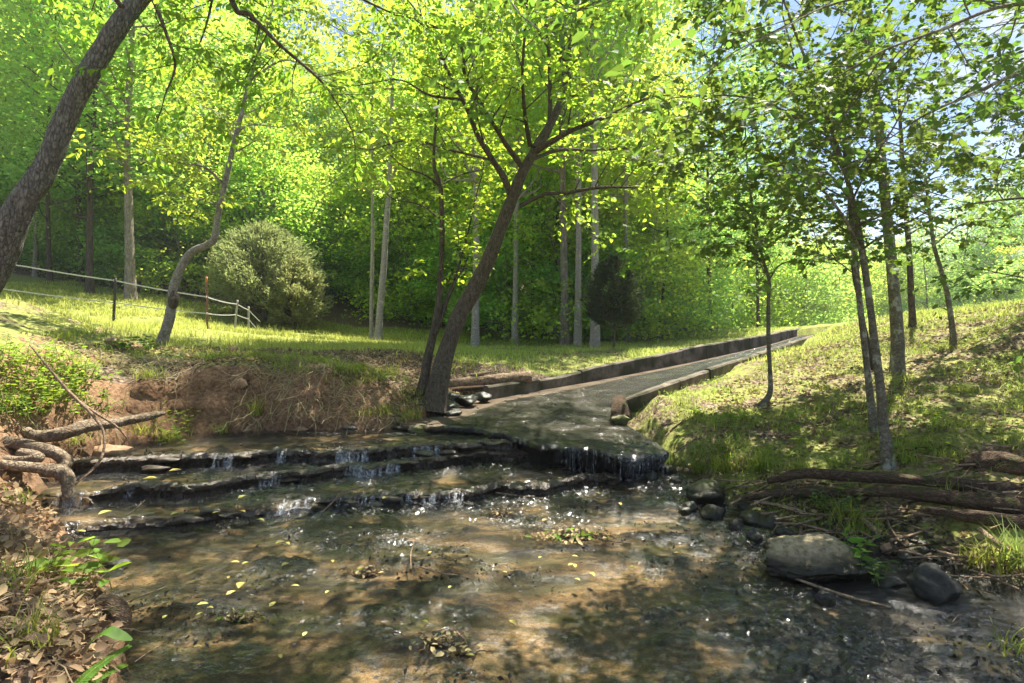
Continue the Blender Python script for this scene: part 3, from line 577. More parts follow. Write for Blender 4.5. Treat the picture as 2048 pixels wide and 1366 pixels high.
for k, (px, py, wp) in enumerate([(1425, 1025, 60), (1380, 1012, 40), (1500, 1035, 55), (1560, 1010, 45), (1590, 985, 48), (1470, 1050, 42), (1545, 1045, 60), (1610, 1030, 50), (1650, 1020, 40), (1430, 985, 35), (1460, 975, 45), (1520, 1000, 40), (1570, 1065, 45), (1630, 1070, 40), (1680, 1060, 46), (1700, 1085, 38), (1640, 1050, 36), (1600, 1090, 34), (1490, 1010, 36), (1660, 990, 30), (1720, 1060, 34), (1750, 1085, 36), (1350, 960, 30), (1340, 940, 42), (1300, 950, 36), (1540, 1090, 30), (1370, 1020, 34), (1680, 1100, 24), (1810, 1110, 30), (1850, 1100, 24)]):
    q = Q(px, py, .02); sx = wp/F*q[1]/2; rock('streambank_stone', (q[0], q[1], .015), sx, sx*.8, sx*.55, M['rockdark'] if k % 5 else M['rockmoss'], 40+k, 'small wet %s stone among the pebbles at the right edge of the stream' % ('black' if k % 5 else 'mossy'), 'wet stones along the right edge' if k % 5 else 'mossy stones along the right edge', 3, k)
for k, (px, py, Y, wp) in enumerate([(885, 812, 6.75, 60), (905, 826, 6.6, 44), (935, 800, 7.1, 50), (900, 795, 7.1, 40), (965, 795, 7.4, 40), (870, 838, 6.4, 36)]):
    q = P(px, py, Y); sx = wp/F*Y/2; rock('cascade_stone', (q[0], Y, q[2]), sx, sx, sx*.5, M['rockdark'], 80+k, 'black wet stone in the side cascade beside the leaning tree', 'stones of the side cascade', 3, k)
for k, (px, py, wp, lb, m) in enumerate([(800, 858, 36, 'dark flat stone at the pool edge under the leaning tree', 'rockdark'), (845, 862, 70, 'mossy rounded stone where the pool meets the spillway', 'rockmoss'), (480, 862, 44, 'flat pale stone slab at the back edge of the pool', 'tan'), (600, 860, 40, 'thin brown slab lying along the back of the pool', 'tan'), (700, 856, 50, 'flat grey slab at the pool edge below the clay bank', 'rockgrey'), (230, 1128, 60, 'black mossy stone by the near left shore', 'rockdark'), (210, 905, 110, 'crumbling yellow clay slab under the left bank', 'tan')]):
    q = Q(px, py, .0 if py > 1000 else .24); sx = wp/F*q[1]/2; rock('rock', (q[0], q[1], q[2]+.01), sx, sx*.6, sx*.3, M[m], 100+k, lb, None, 3)
for k, (px, py, Y, lb) in enumerate([(222, 682, 7.2, 'brown lump of clay on the bank left of the twisted tree'), (370, 700, 7.6, 'pale stone half buried right of the twisted tree'), (465, 690, 8.8, 'pale stone on the dirt below the second fence post'), (478, 825, 6.1, 'pale stone stuck in the clay bank by the big grass tuft')]):
    q = P(px, py, Y); z = float(height(q[0], q[1])); rock('bank_stone', (q[0], q[1], z+.02), .09, .07, .06, M['tan'], 120+k, lb, None, 3)
def log(pp, wp, m, label, name='log', n=16, rough=.32, cat='log', cap=True, group=None, k=10, z=None):
    pts = np.array([P(*p) for p in pp]); s = spline(pts, k); Y = s[:, 1]; wq = np.interp(np.linspace(0, 1, len(s)), np.linspace(0, 1, len(wp)), wp)
    rad = wq/2/F*Y; g = Geo(); tube(g, s, rad, n, rough, cap, 9, int(abs(pp[0][0])) % 97)
    return tag(build(name, g, M[m], origin=s[len(s)//2]), label, cat, group)
log([(1536, 962, 4.25), (1600, 948, 4.25), (1700, 952, 4.1), (1850, 962, 3.95), (2060, 980, 3.75), (2250, 990, 3.7)], [12, 20, 20, 20, 24, 26], 'darkwood', 'long weathered log lying across the foot of the right bank', n=22)
log([(1470, 1000, 4.3), (1540, 988, 4.25), (1640, 985, 4.1), (1720, 990, 4.0)], [10, 18, 22, 12], 'darkwood', 'short black wet log in front of the long weathered log', n=18)
log([(1690, 985, 3.95), (1800, 985, 3.85), (1900, 996, 3.7), (2080, 1020, 3.5), (2250, 1035, 3.4)], [12, 24, 28, 32, 34], 'darkwood', 'broad rotten split log below the long weathered log', n=24, rough=.3)
log([(1850, 1020, 3.6), (1960, 1035, 3.5), (2100, 1050, 3.4)], [14, 26, 30], 'darkwood', 'rotten log fragment at the right picture edge under the split log', n=16, rough=.3)
log([(1915, 945, 4.1), (1950, 930, 4.05), (1990, 925, 4.0), (2060, 938, 3.9), (2160, 945, 3.8)], [16, 44, 50, 40, 36], 'darkwood', 'dark knotted mossy log end at the right edge of the bank', n=24, rough=.35)
log([(890, 768, 7.9), (960, 763, 8.0), (1020, 757, 8.1), (1062, 754, 8.15)], [16, 22, 22, 22], 'deadwood', 'grey fallen log lying behind the spillway wall beside the leaning tree', n=18)
log([(915, 756, 8.4), (950, 750, 8.4), (982, 744, 8.4)], [3, 8, 3], 'deadwood', 'short broken stick resting on the grey fallen log', 'stick')
log([(895, 781, 7.7), (950, 776, 7.8), (1010, 774, 7.9)], [10, 9, 6], 'darkwood', 'dark plank-like log in the side stream under the grey log', 'log')
# stump post at wall start
log([(1243, 838, 6.15), (1241, 820, 6.2), (1238, 806, 6.3), (1241, 797, 6.35)], [44, 36, 30, 22], 'darkwood', 'broken mossy stump at the near end of the spillway wall', 'stump', 14, .35, 'stump')
rock('rock', tuple(P(1240, 840, 6.05)), .10, .08, .06, M['rockmoss'], 140, 'mossy rock at the foot of the broken stump', None, 4)
# left bank driftwood and roots
log([(-60, 838, 4.75), (20, 852, 4.7), (70, 872, 4.6), (120, 868, 4.6), (175, 852, 4.75), (235, 845, 4.95), (300, 832, 5.2), (330, 826, 5.3)], [24, 24, 24, 26, 24, 20, 15, 6], 'root', 'thick bleached driftwood branch along the undercut left bank', 'driftwood', 18, .25, 'driftwood')
log([(-60, 870, 4.45), (10, 885, 4.4), (60, 893, 4.35), (110, 905, 4.3), (133, 925, 4.25), (110, 938, 4.2), (50, 934, 4.15), (-40, 925, 4.1)], [27, 26, 25, 25, 23, 21, 19, 17], 'root', 'heavy root looping back on itself at the left picture edge', 'exposed_root', 18, .2, 'root')
log([(40, 905, 4.25), (75, 915, 4.22), (40, 922, 4.2), (-30, 915, 4.2)], [18, 24, 20, 16], 'root', 'stubby root nested inside the looping root', 'exposed_root', 14, .2, 'root')
log([(92, 945, 4.2), (118, 942, 4.15), (136, 962, 4.1), (132, 1000, 4.05)], [20, 28, 26, 14], 'root', 'rounded root knuckle just below the looping root', 'exposed_root', 14, .2, 'root')
log([(30, 1052, 3.6), (60, 1062, 3.55), (82, 1090, 3.5), (98, 1130, 3.4)], [9, 13, 13, 8], 'root', 'pale bent root on the near left shore beside dead leaves', 'exposed_root', 10, .15, 'root')
log([(165, 1225, 2.75), (190, 1208, 2.75), (225, 1215, 2.7), (243, 1240, 2.65), (245, 1275, 2.6)], [14, 34, 42, 36, 14], 'darkwood', 'dark arched root hump at the water line in the lower left', 'exposed_root', 16, .15, 'root')
log([(60, 1120, 3.2), (95, 1135, 3.15), (130, 1165, 3.0), (150, 1200, 2.9)], [5, 7, 7, 3], 'root', 'thin grey root running down to the near left shore', 'exposed_root', 8, .1, 'root')
for k, (pp, wd, lb) in enumerate([
  ([(60, 690, 4.6), (130, 775, 4.5), (185, 830, 4.4), (208, 870, 4.35), (200, 920, 4.25), (158, 962, 4.2), (130, 985, 4.15)], [3, 6, 6, 5, 5, 4, 2], 'long thin dead branch hanging down the left bank to the water'),
  ([(140, 790, 4.5), (190, 825, 4.5), (235, 855, 4.5), (262, 888, 4.5)], [5, 5, 4, 2], 'forked dead twig beside the hanging branch on the left bank'),
  ([(130, 985, 4.1), (180, 945, 4.2), (205, 920, 4.3)], [2, 3, 2], 'dead twig dipping into the shallow pool below the roots')]):
    log(pp, wd, 'deadwood', lb, 'dead_branch', 7, .1, 'branch')
for k, (pp, wd, lb) in enumerate([
  ([(640, 1028, 4.2), (665, 1005, 4.3), (685, 985, 4.35), (730, 972, 4.4)], [3, 4, 4, 2], 'pale bent twig standing in the riffle in mid stream'),
  ([(822, 1140, 3.28), (822, 1105, 3.45), (832, 1080, 3.6)], [1.5, 3, 2], 'curved thin twig arcing out of the water in mid stream'),
  ([(838, 1133, 3.3), (880, 1146, 3.2), (915, 1150, 3.15)], [3, 2.5, 1.5], 'thin straight twig lying at the foot of the curved twig'),
  ([(232, 1214, 2.85), (275, 1195, 2.93), (320, 1178, 3.0), (340, 1170, 3.06)], [3, 3, 2, 1], 'slender twig pointing from the near left shore across the water'),
  ([(268, 1325, 2.4), (300, 1302, 2.5), (330, 1285, 2.58)], [2, 2, 1], 'short brown twig in shallow water at the lower left'),
  ([(215, 1036, 4.05), (255, 1030, 4.1), (290, 1000, 4.2)], [2, 3, 1], 'bent twig in the shadowed pool right of the tall waterfall'),
  ([(1500, 1118, 3.4), (1560, 1145, 3.2), (1640, 1175, 3.05), (1700, 1195, 2.97), (1782, 1215, 2.85)], [3, 5, 6, 7, 4], 'long brown stick floating in front of the pale boulder'),
  ([(870, 1262, 2.65), (900, 1258, 2.68), (925, 1275, 2.6), (940, 1300, 2.5)], [3, 5, 4, 3], 'twisted dark twig caught among leaves near the bottom centre'),
  ([(1150, 1062, 3.83), (1200, 1078, 3.7), (1262, 1088, 3.63)], [3, 3, 2], 'green grass stem lying across the debris island'),
  ([(990, 985, 4.62), (1040, 992, 4.58), (1090, 998, 4.5)], [3, 4, 2], 'straw coloured reed lying below the lowest ledge'),
  ([(1905, 1245, 2.74), (1915, 1232, 2.76), (1925, 1228, 2.8)], [2, 2, 1], 'tiny dark twig poking from the glossy water at lower right'),
  ([(1720, 1036, 3.75), (1742, 1052, 3.65), (1758, 1072, 3.58)], [8, 12, 8], 'short reddish broken stick on the bank above the pale boulder'),
  ([(1960, 1058, 3.4), (1985, 1080, 3.3), (2010, 1098, 3.25), (2035, 1108, 3.2)], [10, 14, 14, 10], 'forked bare branch on the lower right bank'),
  ([(1940, 1140, 3.15), (1990, 1152, 3.1), (2040, 1150, 3.05), (2100, 1140, 3.0)], [3, 4, 4, 4], 'thin straight stick at the right water line')]):
    log(pp, wd, 'deadwood' if k != 8 else 'root', lb, 'stick' if wd[1] > 6 else 'twig', 7, .1, 'stick')
r = np.random.default_rng(5)
for k in range(150):
    px = r.uniform(1480, 2048); t = (px-1500)/548; py = r.uniform(970+t*10, 1045+t*75); q = Q(px, py, .08+.1*t); z = float(height(q[0], q[1]))
    ang = r.normal(0.15, .55)+(math.pi if r.random() < .5 else 0); ln = r.uniform(.12, .5); d = np.array((math.cos(ang), math.sin(ang), r.uniform(-.02, .16)))
    p0 = np.array((q[0], q[1], z+.035)); pts = spline([p0-d*ln/2, p0+r.normal(0, .012, 3), p0+d*ln/2], 4); pts[:, 2] = np.maximum(pts[:, 2], height(pts[:, 0], pts[:, 1])+.008)
    g = Geo(); tube(g, pts, np.linspace(1, .6, len(pts))*r.uniform(.003, .011), 6)
    tag(build('stick', g, M['deadwood'] if r.random() < .8 else M['darkwood'], origin=p0), 'dry stick in the tangle of driftwood around the logs on the right bank', 'stick', 'sticks in the tangle by the logs')
for k in range(26):
    px = r.uniform(1330, 2048); py = r.uniform(740, 920); q = P(px, py, 1); 
    for Y in np.arange(3.6, 12, .1):
        p = P(px, py, Y)
        if float(height(p[0], p[1])) > p[2]: break
    ang = r.uniform(-.6, .6); ln = r.uniform(.15, .5); d = np.array((math.cos(ang), math.sin(ang), 0)); pts = spline([p-d*ln/2, p+r.normal(0, .01, 3), p+d*ln/2], 4); pts[:, 2] = height(pts[:, 0], pts[:, 1])+.012
    g = Geo(); tube(g, pts, r.uniform(.004, .008), 6); tag(build('stick', g, M['deadwood'], origin=p), 'dry stick lying in the grass of the sloping right bank', 'stick', 'sticks on the right bank')
ICO = np.array([(0, .53, .85), (0, -.53, .85), (0, .53, -.85), (0, -.53, -.85), (.53, .85, 0), (-.53, .85, 0), (.53, -.85, 0), (-.53, -.85, 0), (.85, 0, .53), (-.85, 0, .53), (.85, 0, -.53), (-.85, 0, -.53)])
IF = np.array([(0, 1, 8), (0, 8, 4), (0, 4, 5), (0, 5, 9), (0, 9, 1), (1, 9, 7), (1, 7, 6), (1, 6, 8), (8, 6, 10), (8, 10, 4), (4, 10, 2), (4, 2, 5), (5, 2, 11), (5, 11, 9), (9, 11, 7), (7, 11, 3), (7, 3, 6), (6, 3, 10), (10, 3, 2), (2, 3, 11)])
def gravel(n, pts, smin, smax, seed):
    r = np.random.default_rng(seed); g = Geo(); sz = smin+(smax-smin)*r.uniform(0, 1, (n, 1, 1))**2.5; V = ICO[None]*r.uniform(.65, 1.2, (n, 12, 1))*r.uniform(.5, 1.2, (n, 1, 3))*(1, 1, .6)*sz
    a = r.uniform(0, 6.28, n); ca, sa = np.cos(a)[:, None], np.sin(a)[:, None]; V = np.stack([V[..., 0]*ca-V[..., 1]*sa, V[..., 0]*sa+V[..., 1]*ca, V[..., 2]], -1)+pts[:, None]
    g.add(V.reshape(-1, 3), (IF[None]+(np.arange(n)*12)[:, None, None]).reshape(-1, 3)); return g
r = np.random.default_rng(6); px = r.uniform(1300, 1900, 1500); lo = np.interp(px, [1300, 1400, 1500, 1600, 1760, 1900], [945, 975, 1000, 1010, 1060, 1090]); py = lo+r.uniform(0, 1, 1500)**1.2*np.interp(px, [1300, 1450, 1600, 1760, 1900], [25, 80, 90, 60, 50]); Y = (CAMH-.01)*F/(py-HZ)
x = (px-1024)/F*Y; z = np.maximum(height(x, Y), -.03); tag(build('gravel', gravel(1500, np.stack([x, Y, z+.004], -1), .006, .030, 8), M['rockdark'], smooth=False), 'black wet gravel along the right edge of the stream', 'gravel', kind='stuff')
uu = r.uniform(.05, .98, 420); ti = (r.uniform(0, 1, 420)**1.6*len(AP)*.8).astype(int)+4; uj = (uu*(NU-1)).astype(int); tag(build('silt_pebbles', gravel(420, AP[ti, uj]+(0, 0, .006), .004, .022, 9), M['rockdark'], smooth=False), 'dark pebbles and silt lumps scattered over the spillway floor', 'gravel', kind='stuff')
# debris clumps in stream
def clump(name, px, py, wp, label, seed, n=150, z=.0, green=.2):
    r = np.random.default_rng(seed); c = Q(px, py, z); W_ = wp/F*c[1]/2; root = empty(name, c, label, 'debris')
    g = Geo()
    for k in range(n//3):
        a = r.uniform(0, 6.28); p = np.array((r.normal(0, W_*.5), r.normal(0, W_*.18), r.uniform(0, .03))); d = np.array((math.cos(a), math.sin(a)*.6, r.uniform(-.2, .3)))*r.uniform(.02, .07)
        tube(g, spline([p, p+d*.5+(0, 0, .008), p+d], 2), .0022, 4)
    build('twig_mat', g, M['darkwood'], root)
    for nm, m, q in (('dead_leaf_pile', 'litter', n), ('green_leaf', 'leaf_weed', int(n*green))):
        g = Geo(); pos = np.stack([r.normal(0, W_*.45, q), r.normal(0, W_*.16, q), r.uniform(0, .035, q)], -1); leaves(g, pos, nrm(r.normal(0, 1, (q, 3))*(1, 1, .4)), nrm(r.normal(0, .5, (q, 3))+(0, 0, 1)), r.uniform(.015, .045, q)); build(nm, g, M[m], root)
    b = rock('mud_heap', (0, 0, -.005), W_*.55, W_*.16, .016, M['rockdark'], seed, None, sub=3, cat=None); b.parent = root
clump('debris_island', 1142, 1075, 160, 'brown and green debris island standing in mid stream', 1, 260, green=.3)
clump('debris_clump', 880, 1288, 120, 'clump of dead leaves and a twig near the bottom centre', 2, 60, green=.05)
clump('debris_clump', 480, 1240, 110, 'leafy debris clump in the lower left of the stream', 3, 70, green=.2)
clump('debris_clump', 730, 1150, 90, 'small leaf clump left of the curved twig', 4, 50, green=.1)
clump('debris_clump', 1000, 1030, 60, 'small dark clump below the lowest ledge', 6, 40, green=0)
clump('debris_clump', 930, 1308, 90, 'small pile of pale leaves beside the bottom centre clump', 7, 30, green=0)
# floating leaves
yl = [(210,1030,22),(162,1068,18),(350,945,20),(300,962,26),(485,998,18),(484,1028,18),(432,1030,14),(350,1032,16),(520,1045,20),(560,1090,18),(575,1092,14),(470,1130,16),(490,1132,14),(457,1160,10),(462,1192,18),(480,1177,26),(570,1135,18),(590,1178,16),(665,1128,12),(405,1215,20),(420,1222,14),(545,1215,18),(400,1235,14),(940,1318,18),(1025,1252,20),(1142,1135,14),(1150,1137,14),(1185,1155,18),(1155,1165,14),(1265,1140,14),(1150,1118,12),(1240,1012,12),(1090,1045,14),(1355,1112,14),(850,1250,14),(900,1180,10),(1080,1120,10),(610,1275,14),(700,1060,10),(768,1000,12),(395,1300,14),(330,1240,12),(560,1320,14),(1290,1165,12),(1010,1150,10),(860,1110,10),(1195,990,10),(1120,960,9),(655,1190,11),(742,1205,11)]
r = np.random.default_rng(11)
for k, (px, py, wp) in enumerate(yl):
    z = .0
    q = Q(px, py, 0); z = float(level(q[0], q[1])); q = Q(px, py, z); g = Geo(); a = r.uniform(0, 6.28); s = wp/F*q[1]*1.1
    leaves(g, np.array([[0, 0, 0]])-.5*s*np.array([[math.cos(a), math.sin(a), 0]]), np.array([[math.cos(a), math.sin(a), .05]]), np.array([[.1, .1, 1]]), [s], tpl=np.array([(0, 0, 0), (.3, .27, .12), (.68, .22, .08), (1, 0, -.02), (.68, -.22, .12), (.3, -.27, .07)]))
    if px < 700 and py < 1060: lb, gp = 'yellow leaf resting on or below the ledges at the left', 'leaves on the ledges at the left'
    elif px < 700: lb, gp = 'yellow leaf floating on the left half of the near stream', 'leaves on the left of the near stream'
    elif px < 1100: lb, gp = 'yellow leaf floating on the middle of the near stream', 'leaves on the middle of the near stream'
    else: lb, gp = 'pale leaf floating on the stream near the debris island', 'leaves near the debris island'
    tag(build('floating_leaf', g, M['yleaf'], at=q+(0, 0, .016)), lb, 'leaf', gp)
# ------------------------------------------------------------------ fence
def fence(label, posts, tapes, grp=None):
    root = empty('electric_fence', P(*posts[0][:3]), label, 'fence', grp); o0 = P(*posts[0][:3])
    for (px, py, Y, tx, ty, wd, m) in posts:
        b = P(px, py, Y); t = P(tx, ty, Y); b[2] -= .15; g = Geo(); w_ = wd/F*Y/2; d = nrm(t-b)
        s = np.linspace(0, 1, 12)[:, None]; tube(g, b*(1-s)+t*s, w_, 6, 0, True)
        if m != 'post_wood':
            for k in np.arange(.2, .98, .05): q = b*(1-k)+t*k; tube(g, [q+(0, -w_*1.2, -.008), q+(0, -w_*1.2, .008)], w_*.5, 5, 0, True)
        p_ = build('post', g, M[m], root, origin=o0)
        if m == 'post_rust':
            g = Geo(); tube(g, [t-(0, 0, .12), t+(0, 0, .005)], w_*1.1, 6, 0, True); build('cap', g, M['orange'], p_, origin=o0)
        for tp in tapes:
            if tp[0] != 'single':
                k = [q for q in tp[1] if abs(q[0]-px) < 12]
                if k: g = Geo(); q = P(*k[0]); tube(g, [q-(0, .03, .025), q-(0, .03, -.025)], .016, 6, 0, True); build('insulator', g, M['tape'], p_, origin=o0)
    for kind, pts, th, m in tapes:
        a = [P(*p) for p in pts]; out = []
        for u_, v_ in zip(a[:-1], a[1:]):
            for t in np.linspace(0, 1, 8)[:-1]: q = u_*(1-t)+v_*t; q = q.copy(); q[2] -= .03*4*t*(1-t)*min(1, np.linalg.norm(v_-u_)/4); out.append(q)
        out.append(a[-1]); out = np.array(out); V = np.stack([out-(0, 0, th/2), out+(0, 0, th/2), out+(0, .004, th/2), out+(0, .004, -th/2)], 1); m_ = len(out)
        i, j = np.meshgrid(np.arange(m_-1), np.arange(4), indexing='ij'); g = Geo(); g.add(V, np.stack([i*4+j, (i+1)*4+j, (i+1)*4+(j+1) % 4, i*4+(j+1) % 4], -1).reshape(-1, 4))
        build('tape', g, M[m], root, smooth=False, origin=o0)
    return root
fence('white tape fence with a black post and a rusty post crossing the sunlit meadow',
 [(226, 652, 14, 231, 556, 5.5, 'post_dark'), (415, 662, 13.5, 413, 554, 4.5, 'post_rust'), (469, 654, 17, 475, 600, 4.2, 'post_wood'), (497, 659, 18, 497, 613, 4, 'post_wood')],
 [('t', [(-120, 508, 13), (45, 532, 13.4), (229, 561, 14), (414, 594, 13.5), (474, 608, 17), (497, 620, 18), (520, 643, 18.6)], .030, 'tape'),
  ('t', [(-120, 566, 13), (0, 577, 13.4), (228, 605, 14), (415, 627, 13.5), (472, 629, 17), (497, 638, 18), (512, 656, 18.6)], .026, 'tape')])
fence('far thin wire fence along the forest edge at the left',
 [(40, 584, 20, 43, 563, 3, 'post_wood'), (117, 594, 20, 117, 575, 3, 'post_wood'), (183, 596, 21, 186, 581, 2.6, 'post_wood'), (-40, 575, 20, -38, 552, 3, 'post_wood')],
 [('single', [(-60, 560, 20), (43, 566, 20), (117, 577, 20), (186, 584, 21)], .02, 'tape'), ('single', [(-60, 568, 20), (43, 574, 20), (117, 584, 20), (186, 590, 21)], .015, 'tape')])
fence('low distant tape fence behind the rusty post by the round cedar', [(449, 656, 24, 449, 643, 2.6, 'post_wood')], [('single', [(416, 645, 24), (449, 645.5, 24), (520, 647, 24)], .03, 'tape')])
# ------------------------------------------------------------------ tree builder
def perp(d, r):
    v = r.normal(0, 1, 3); v -= d*np.dot(v, d); return v/np.linalg.norm(v)
class Tree:
    def __init__(s, seed, ls=.075, asp=1., droop=.25, nleaf=9, flat_=.5):
        s.r = np.random.default_rng(seed); s.tw = Geo(); s.lp = []; s.la = []; s.ls = ls; s.asp = asp; s.droop = droop; s.nl = nleaf; s.fl = flat_
    def twig(s, p, d, L_, r0, leafy=True):
        r = s.r; d = nrm(d+(0, 0, .1)); m = 4; pts = [p]
        for k in range(m): d = nrm(d+r.normal(0, .14, 3)-(0, 0, s.droop*.12)); pts.append(pts[-1]+d*L_/m)
        pts = np.array(pts); tube(s.tw, pts, np.linspace(r0, r0*.35, m+1), 3)
        n = s.nl
        t = np.linspace(.12, 1, n); q = np.stack([np.interp(t, np.linspace(0, 1, m+1), pts[:, c]) for c in range(3)], -1)
        side = nrm(np.cross(d, (0, 0, 1))+1e-6)*np.where(np.arange(n) % 2, 1, -1)[:, None]
        a = nrm(side*.9+d*.55+r.normal(0, .35, (n, 3))-(0, 0, s.droop)); s.lp.append(q+a*.015); s.la.append(a)
    def branch(s, p, d, L_, r0, ntw=8, lev=0):
        r = s.r; m = 5; pts = [p]; d = nrm(d); ds = [d]
        for k in range(m): d = nrm(d+r.normal(0, .16, 3)+(0, 0, .05)); pts.append(pts[-1]+d*L_/m); ds.append(d)
        pts = np.array(pts); tube(s.tw, pts, np.linspace(r0, r0*.3, m+1), 5)
        for k in range(ntw):
            t = r.uniform(.15, 1) if k else 1.; i = min(int(t*m), m-1); q = pts[i]*(1-(t*m-i))+pts[i+1]*(t*m-i)
            v = perp(ds[i], r)*(1, 1, .55); dd = nrm(ds[i]*.6+v)
            if lev: s.branch(q, dd, L_*r.uniform(.4, .6), r0*.5, max(4, ntw//2+1), lev-1)
            else: s.twig(q, dd, r.uniform(.22, .42)*s.ls/.075, max(.0018, r0*.3))
    def along(s, pts, rad, spacing, Lr, ntw, t0=.1, lev=0, bias=(0, 0, .2), end=True):
        r = s.r; pts = np.asarray(pts); d = np.concatenate([[0], np.cumsum(np.linalg.norm(np.diff(pts, axis=0), axis=1))]); T = nrm(np.gradient(pts, axis=0)); x = d[-1]*t0
        while x < d[-1]:
            p = np.array([np.interp(x, d, pts[:, c]) for c in range(3)]); i = min(np.searchsorted(d, x), len(T)-1); rr = np.interp(x, d, rad)
            dd = nrm(perp(T[i], r)*(1, 1, .6)+T[i]*.45+np.array(bias)); s.branch(p, dd, r.uniform(*Lr), max(.004, rr*.45), ntw, lev); x += spacing*r.uniform(.6, 1.4)
        if end: s.branch(pts[-1], T[-1], Lr[1]*.8, rad[-1], ntw+2, lev)
    def finish(s, root, org, lm, bmat, tpl='leaf'):
        build('branches', s.tw, M[bmat], root, origin=org); r = s.r
        lp = np.concatenate(s.lp); la = np.concatenate(s.la); n = len(lp); up = nrm(np.array((0, 0, 1.))+r.normal(0, s.fl, (n, 3))); g = Geo(); sz = s.ls*r.uniform(.55, 1.25, n)
        if tpl == 'maple': leaves(g, lp, la, up, sz, MAPLE, MF, s.asp, MT)
        else: leaves(g, lp, la, up, sz, LEAF, LF, s.asp)
        build('crown', g, M[lm], root, origin=org); print('tree', root.name, n)
def stem(pp, wp, k=8):
    pts = spline(np.array([P(*p) for p in pp]), k); wq = np.interp(np.linspace(0, 1, len(pts)), np.linspace(0, 1, len(wp)), wp); return pts, wq/2/F*pts[:, 1]
def addstem(root, org, name, st, m, n=14, rough=.12, cap=False, flare=0):
    g = Geo(); rad = st[1].copy()
    if flare: rad = rad*(1+flare*np.exp(-np.linalg.norm(st[0]-st[0][0], axis=1)/.16))
    tube(g, st[0], rad, n, rough, cap, 9, int(abs(org[0]*100)) % 89); return build(name, g, M[m], root, origin=org)
# --- left leaning trunk
org = P(-190, 740, 3.9); org[2] -= .1
root = empty('leaning_tree', org, 'big furrowed grey trunk leaning in from the left edge of the picture', 'tree')
st = stem([(-190, 740, 3.9), (-110, 650, 3.9), (-40, 560, 3.9), (2, 485, 3.9), (42, 410, 3.9), (94, 328, 3.95), (146, 205, 4.0), (193, 120, 4.05), (237, 50, 4.1), (285, -10, 4.2), (400, -150, 4.3), (540, -280, 4.5), (720, -400, 4.9)], [110, 92, 78, 66, 48, 41, 39, 38, 36, 34, 32, 27, 20], 12)
addstem(root, org, 'trunk', st, 'bark_left', 30, .14)
T = Tree(21, .062, .8, .45, 11); 
for pp, wp in [([(300, -20, 4.2), (330, 60, 4.1), (350, 130, 4.1), (330, 190, 4.1)], [10, 7, 5, 3]), ([(420, -190, 4.3), (465, 5, 4.2), (500, 30, 4.2), (560, 90, 4.2), (640, 160, 4.2), (680, 215, 4.2)], [14, 12, 9, 7, 5, 3]),
   ([(400, -170, 4.3), (425, -40, 4.4), (415, 40, 4.4), (390, 110, 4.4)], [8, 6, 4, 2]), ([(250, 20, 4.1), (210, -20, 4.0), (120, -60, 3.9), (20, -50, 3.8)], [12, 9, 6, 4]),
   ([(540, -300, 4.5), (620, -120, 4.4), (700, -20, 4.3), (790, 30, 4.2)], [12, 9, 6, 3]), ([(720, -420, 4.9), (850, -300, 4.6), (980, -160, 4.2), (1080, -40, 3.9)], [16, 12, 8, 5]), ([(600, -340, 4.6), (560, -200, 5.2), (500, -80, 5.6), (420, 0, 5.8)], [12, 9, 6, 3])]:
    b = stem(pp, wp); addstem(root, org, 'limb', b, 'bark_dark', 8, .05); T.along(b[0], b[1], .14, (.3, .65), 6, .25, bias=(0, 0, -.1))
T.along(st[0][-30:], st[1][-30:]*.3, .35, (.7, 1.3), 6, .1, 1, bias=(.1, 0, .3))
T.finish(root, org, 'leaf_left', 'bark_dark')
# --- twisted tree with burl
org = P(322, 700, 8.6)
root = empty('twisted_tree', org, 'slender grey crooked tree with a round burl on the left bank', 'tree')
st = stem([(318, 712, 8.6), (325, 680, 8.6), (338, 640, 8.6), (344, 605, 8.6), (348, 570, 8.6), (365, 530, 8.6), (385, 503, 8.6), (425, 482, 8.6), (434, 440, 8.6), (450, 365, 8.6), (470, 280, 8.6), (495, 180, 8.7), (520, 90, 8.8), (545, 0, 8.9), (565, -100, 9)], [22, 20, 19, 18, 17, 16, 15, 14, 12, 11, 10, 8, 7, 6, 4], 8)
tk = addstem(root, org, 'trunk', st, 'bark_twist', 16, .12, flare=.5)
b = rock('burl', tuple(P(347, 600, 8.52)-org), .088, .08, .135, M['bark_dark'], 31, None, sub=4, cat=None, rough=.12); b.parent = root
T = Tree(22, .085, .85, .45, 9)
for pp, wp in [([(448, 370, 8.6), (410, 335, 8.4), (350, 325, 8.2), (280, 320, 8.0)], [6, 5, 4, 2]), ([(440, 420, 8.6), (410, 400, 8.4), (360, 392, 8.2)], [4, 3, 2]), ([(470, 270, 8.6), (500, 250, 8.5), (560, 255, 8.4)], [4, 3, 2]), ([(495, 180, 8.7), (450, 140, 8.6), (400, 130, 8.5)], [5, 4, 2]), ([(500, 160, 8.7), (570, 120, 8.6), (640, 150, 8.5)], [5, 4, 2]), ([(470, 280, 8.6), (440, 230, 9.2), (400, 210, 9.6)], [4, 3, 2]), ([(530, 50, 8.8), (600, 20, 8.8), (680, 60, 8.8)], [5, 4, 2])]:
    b = stem(pp, wp); addstem(root, org, 'limb', b, 'bark_twist', 7, .05); T.along(b[0], b[1], .17, (.4, .8), 7, .2, bias=(0, 0, 0))
T.along(st[0][-40:], st[1][-40:], .3, (.5, 1.0), 7, .1)
T.finish(root, org, 'leaf_left', 'bark_twist')
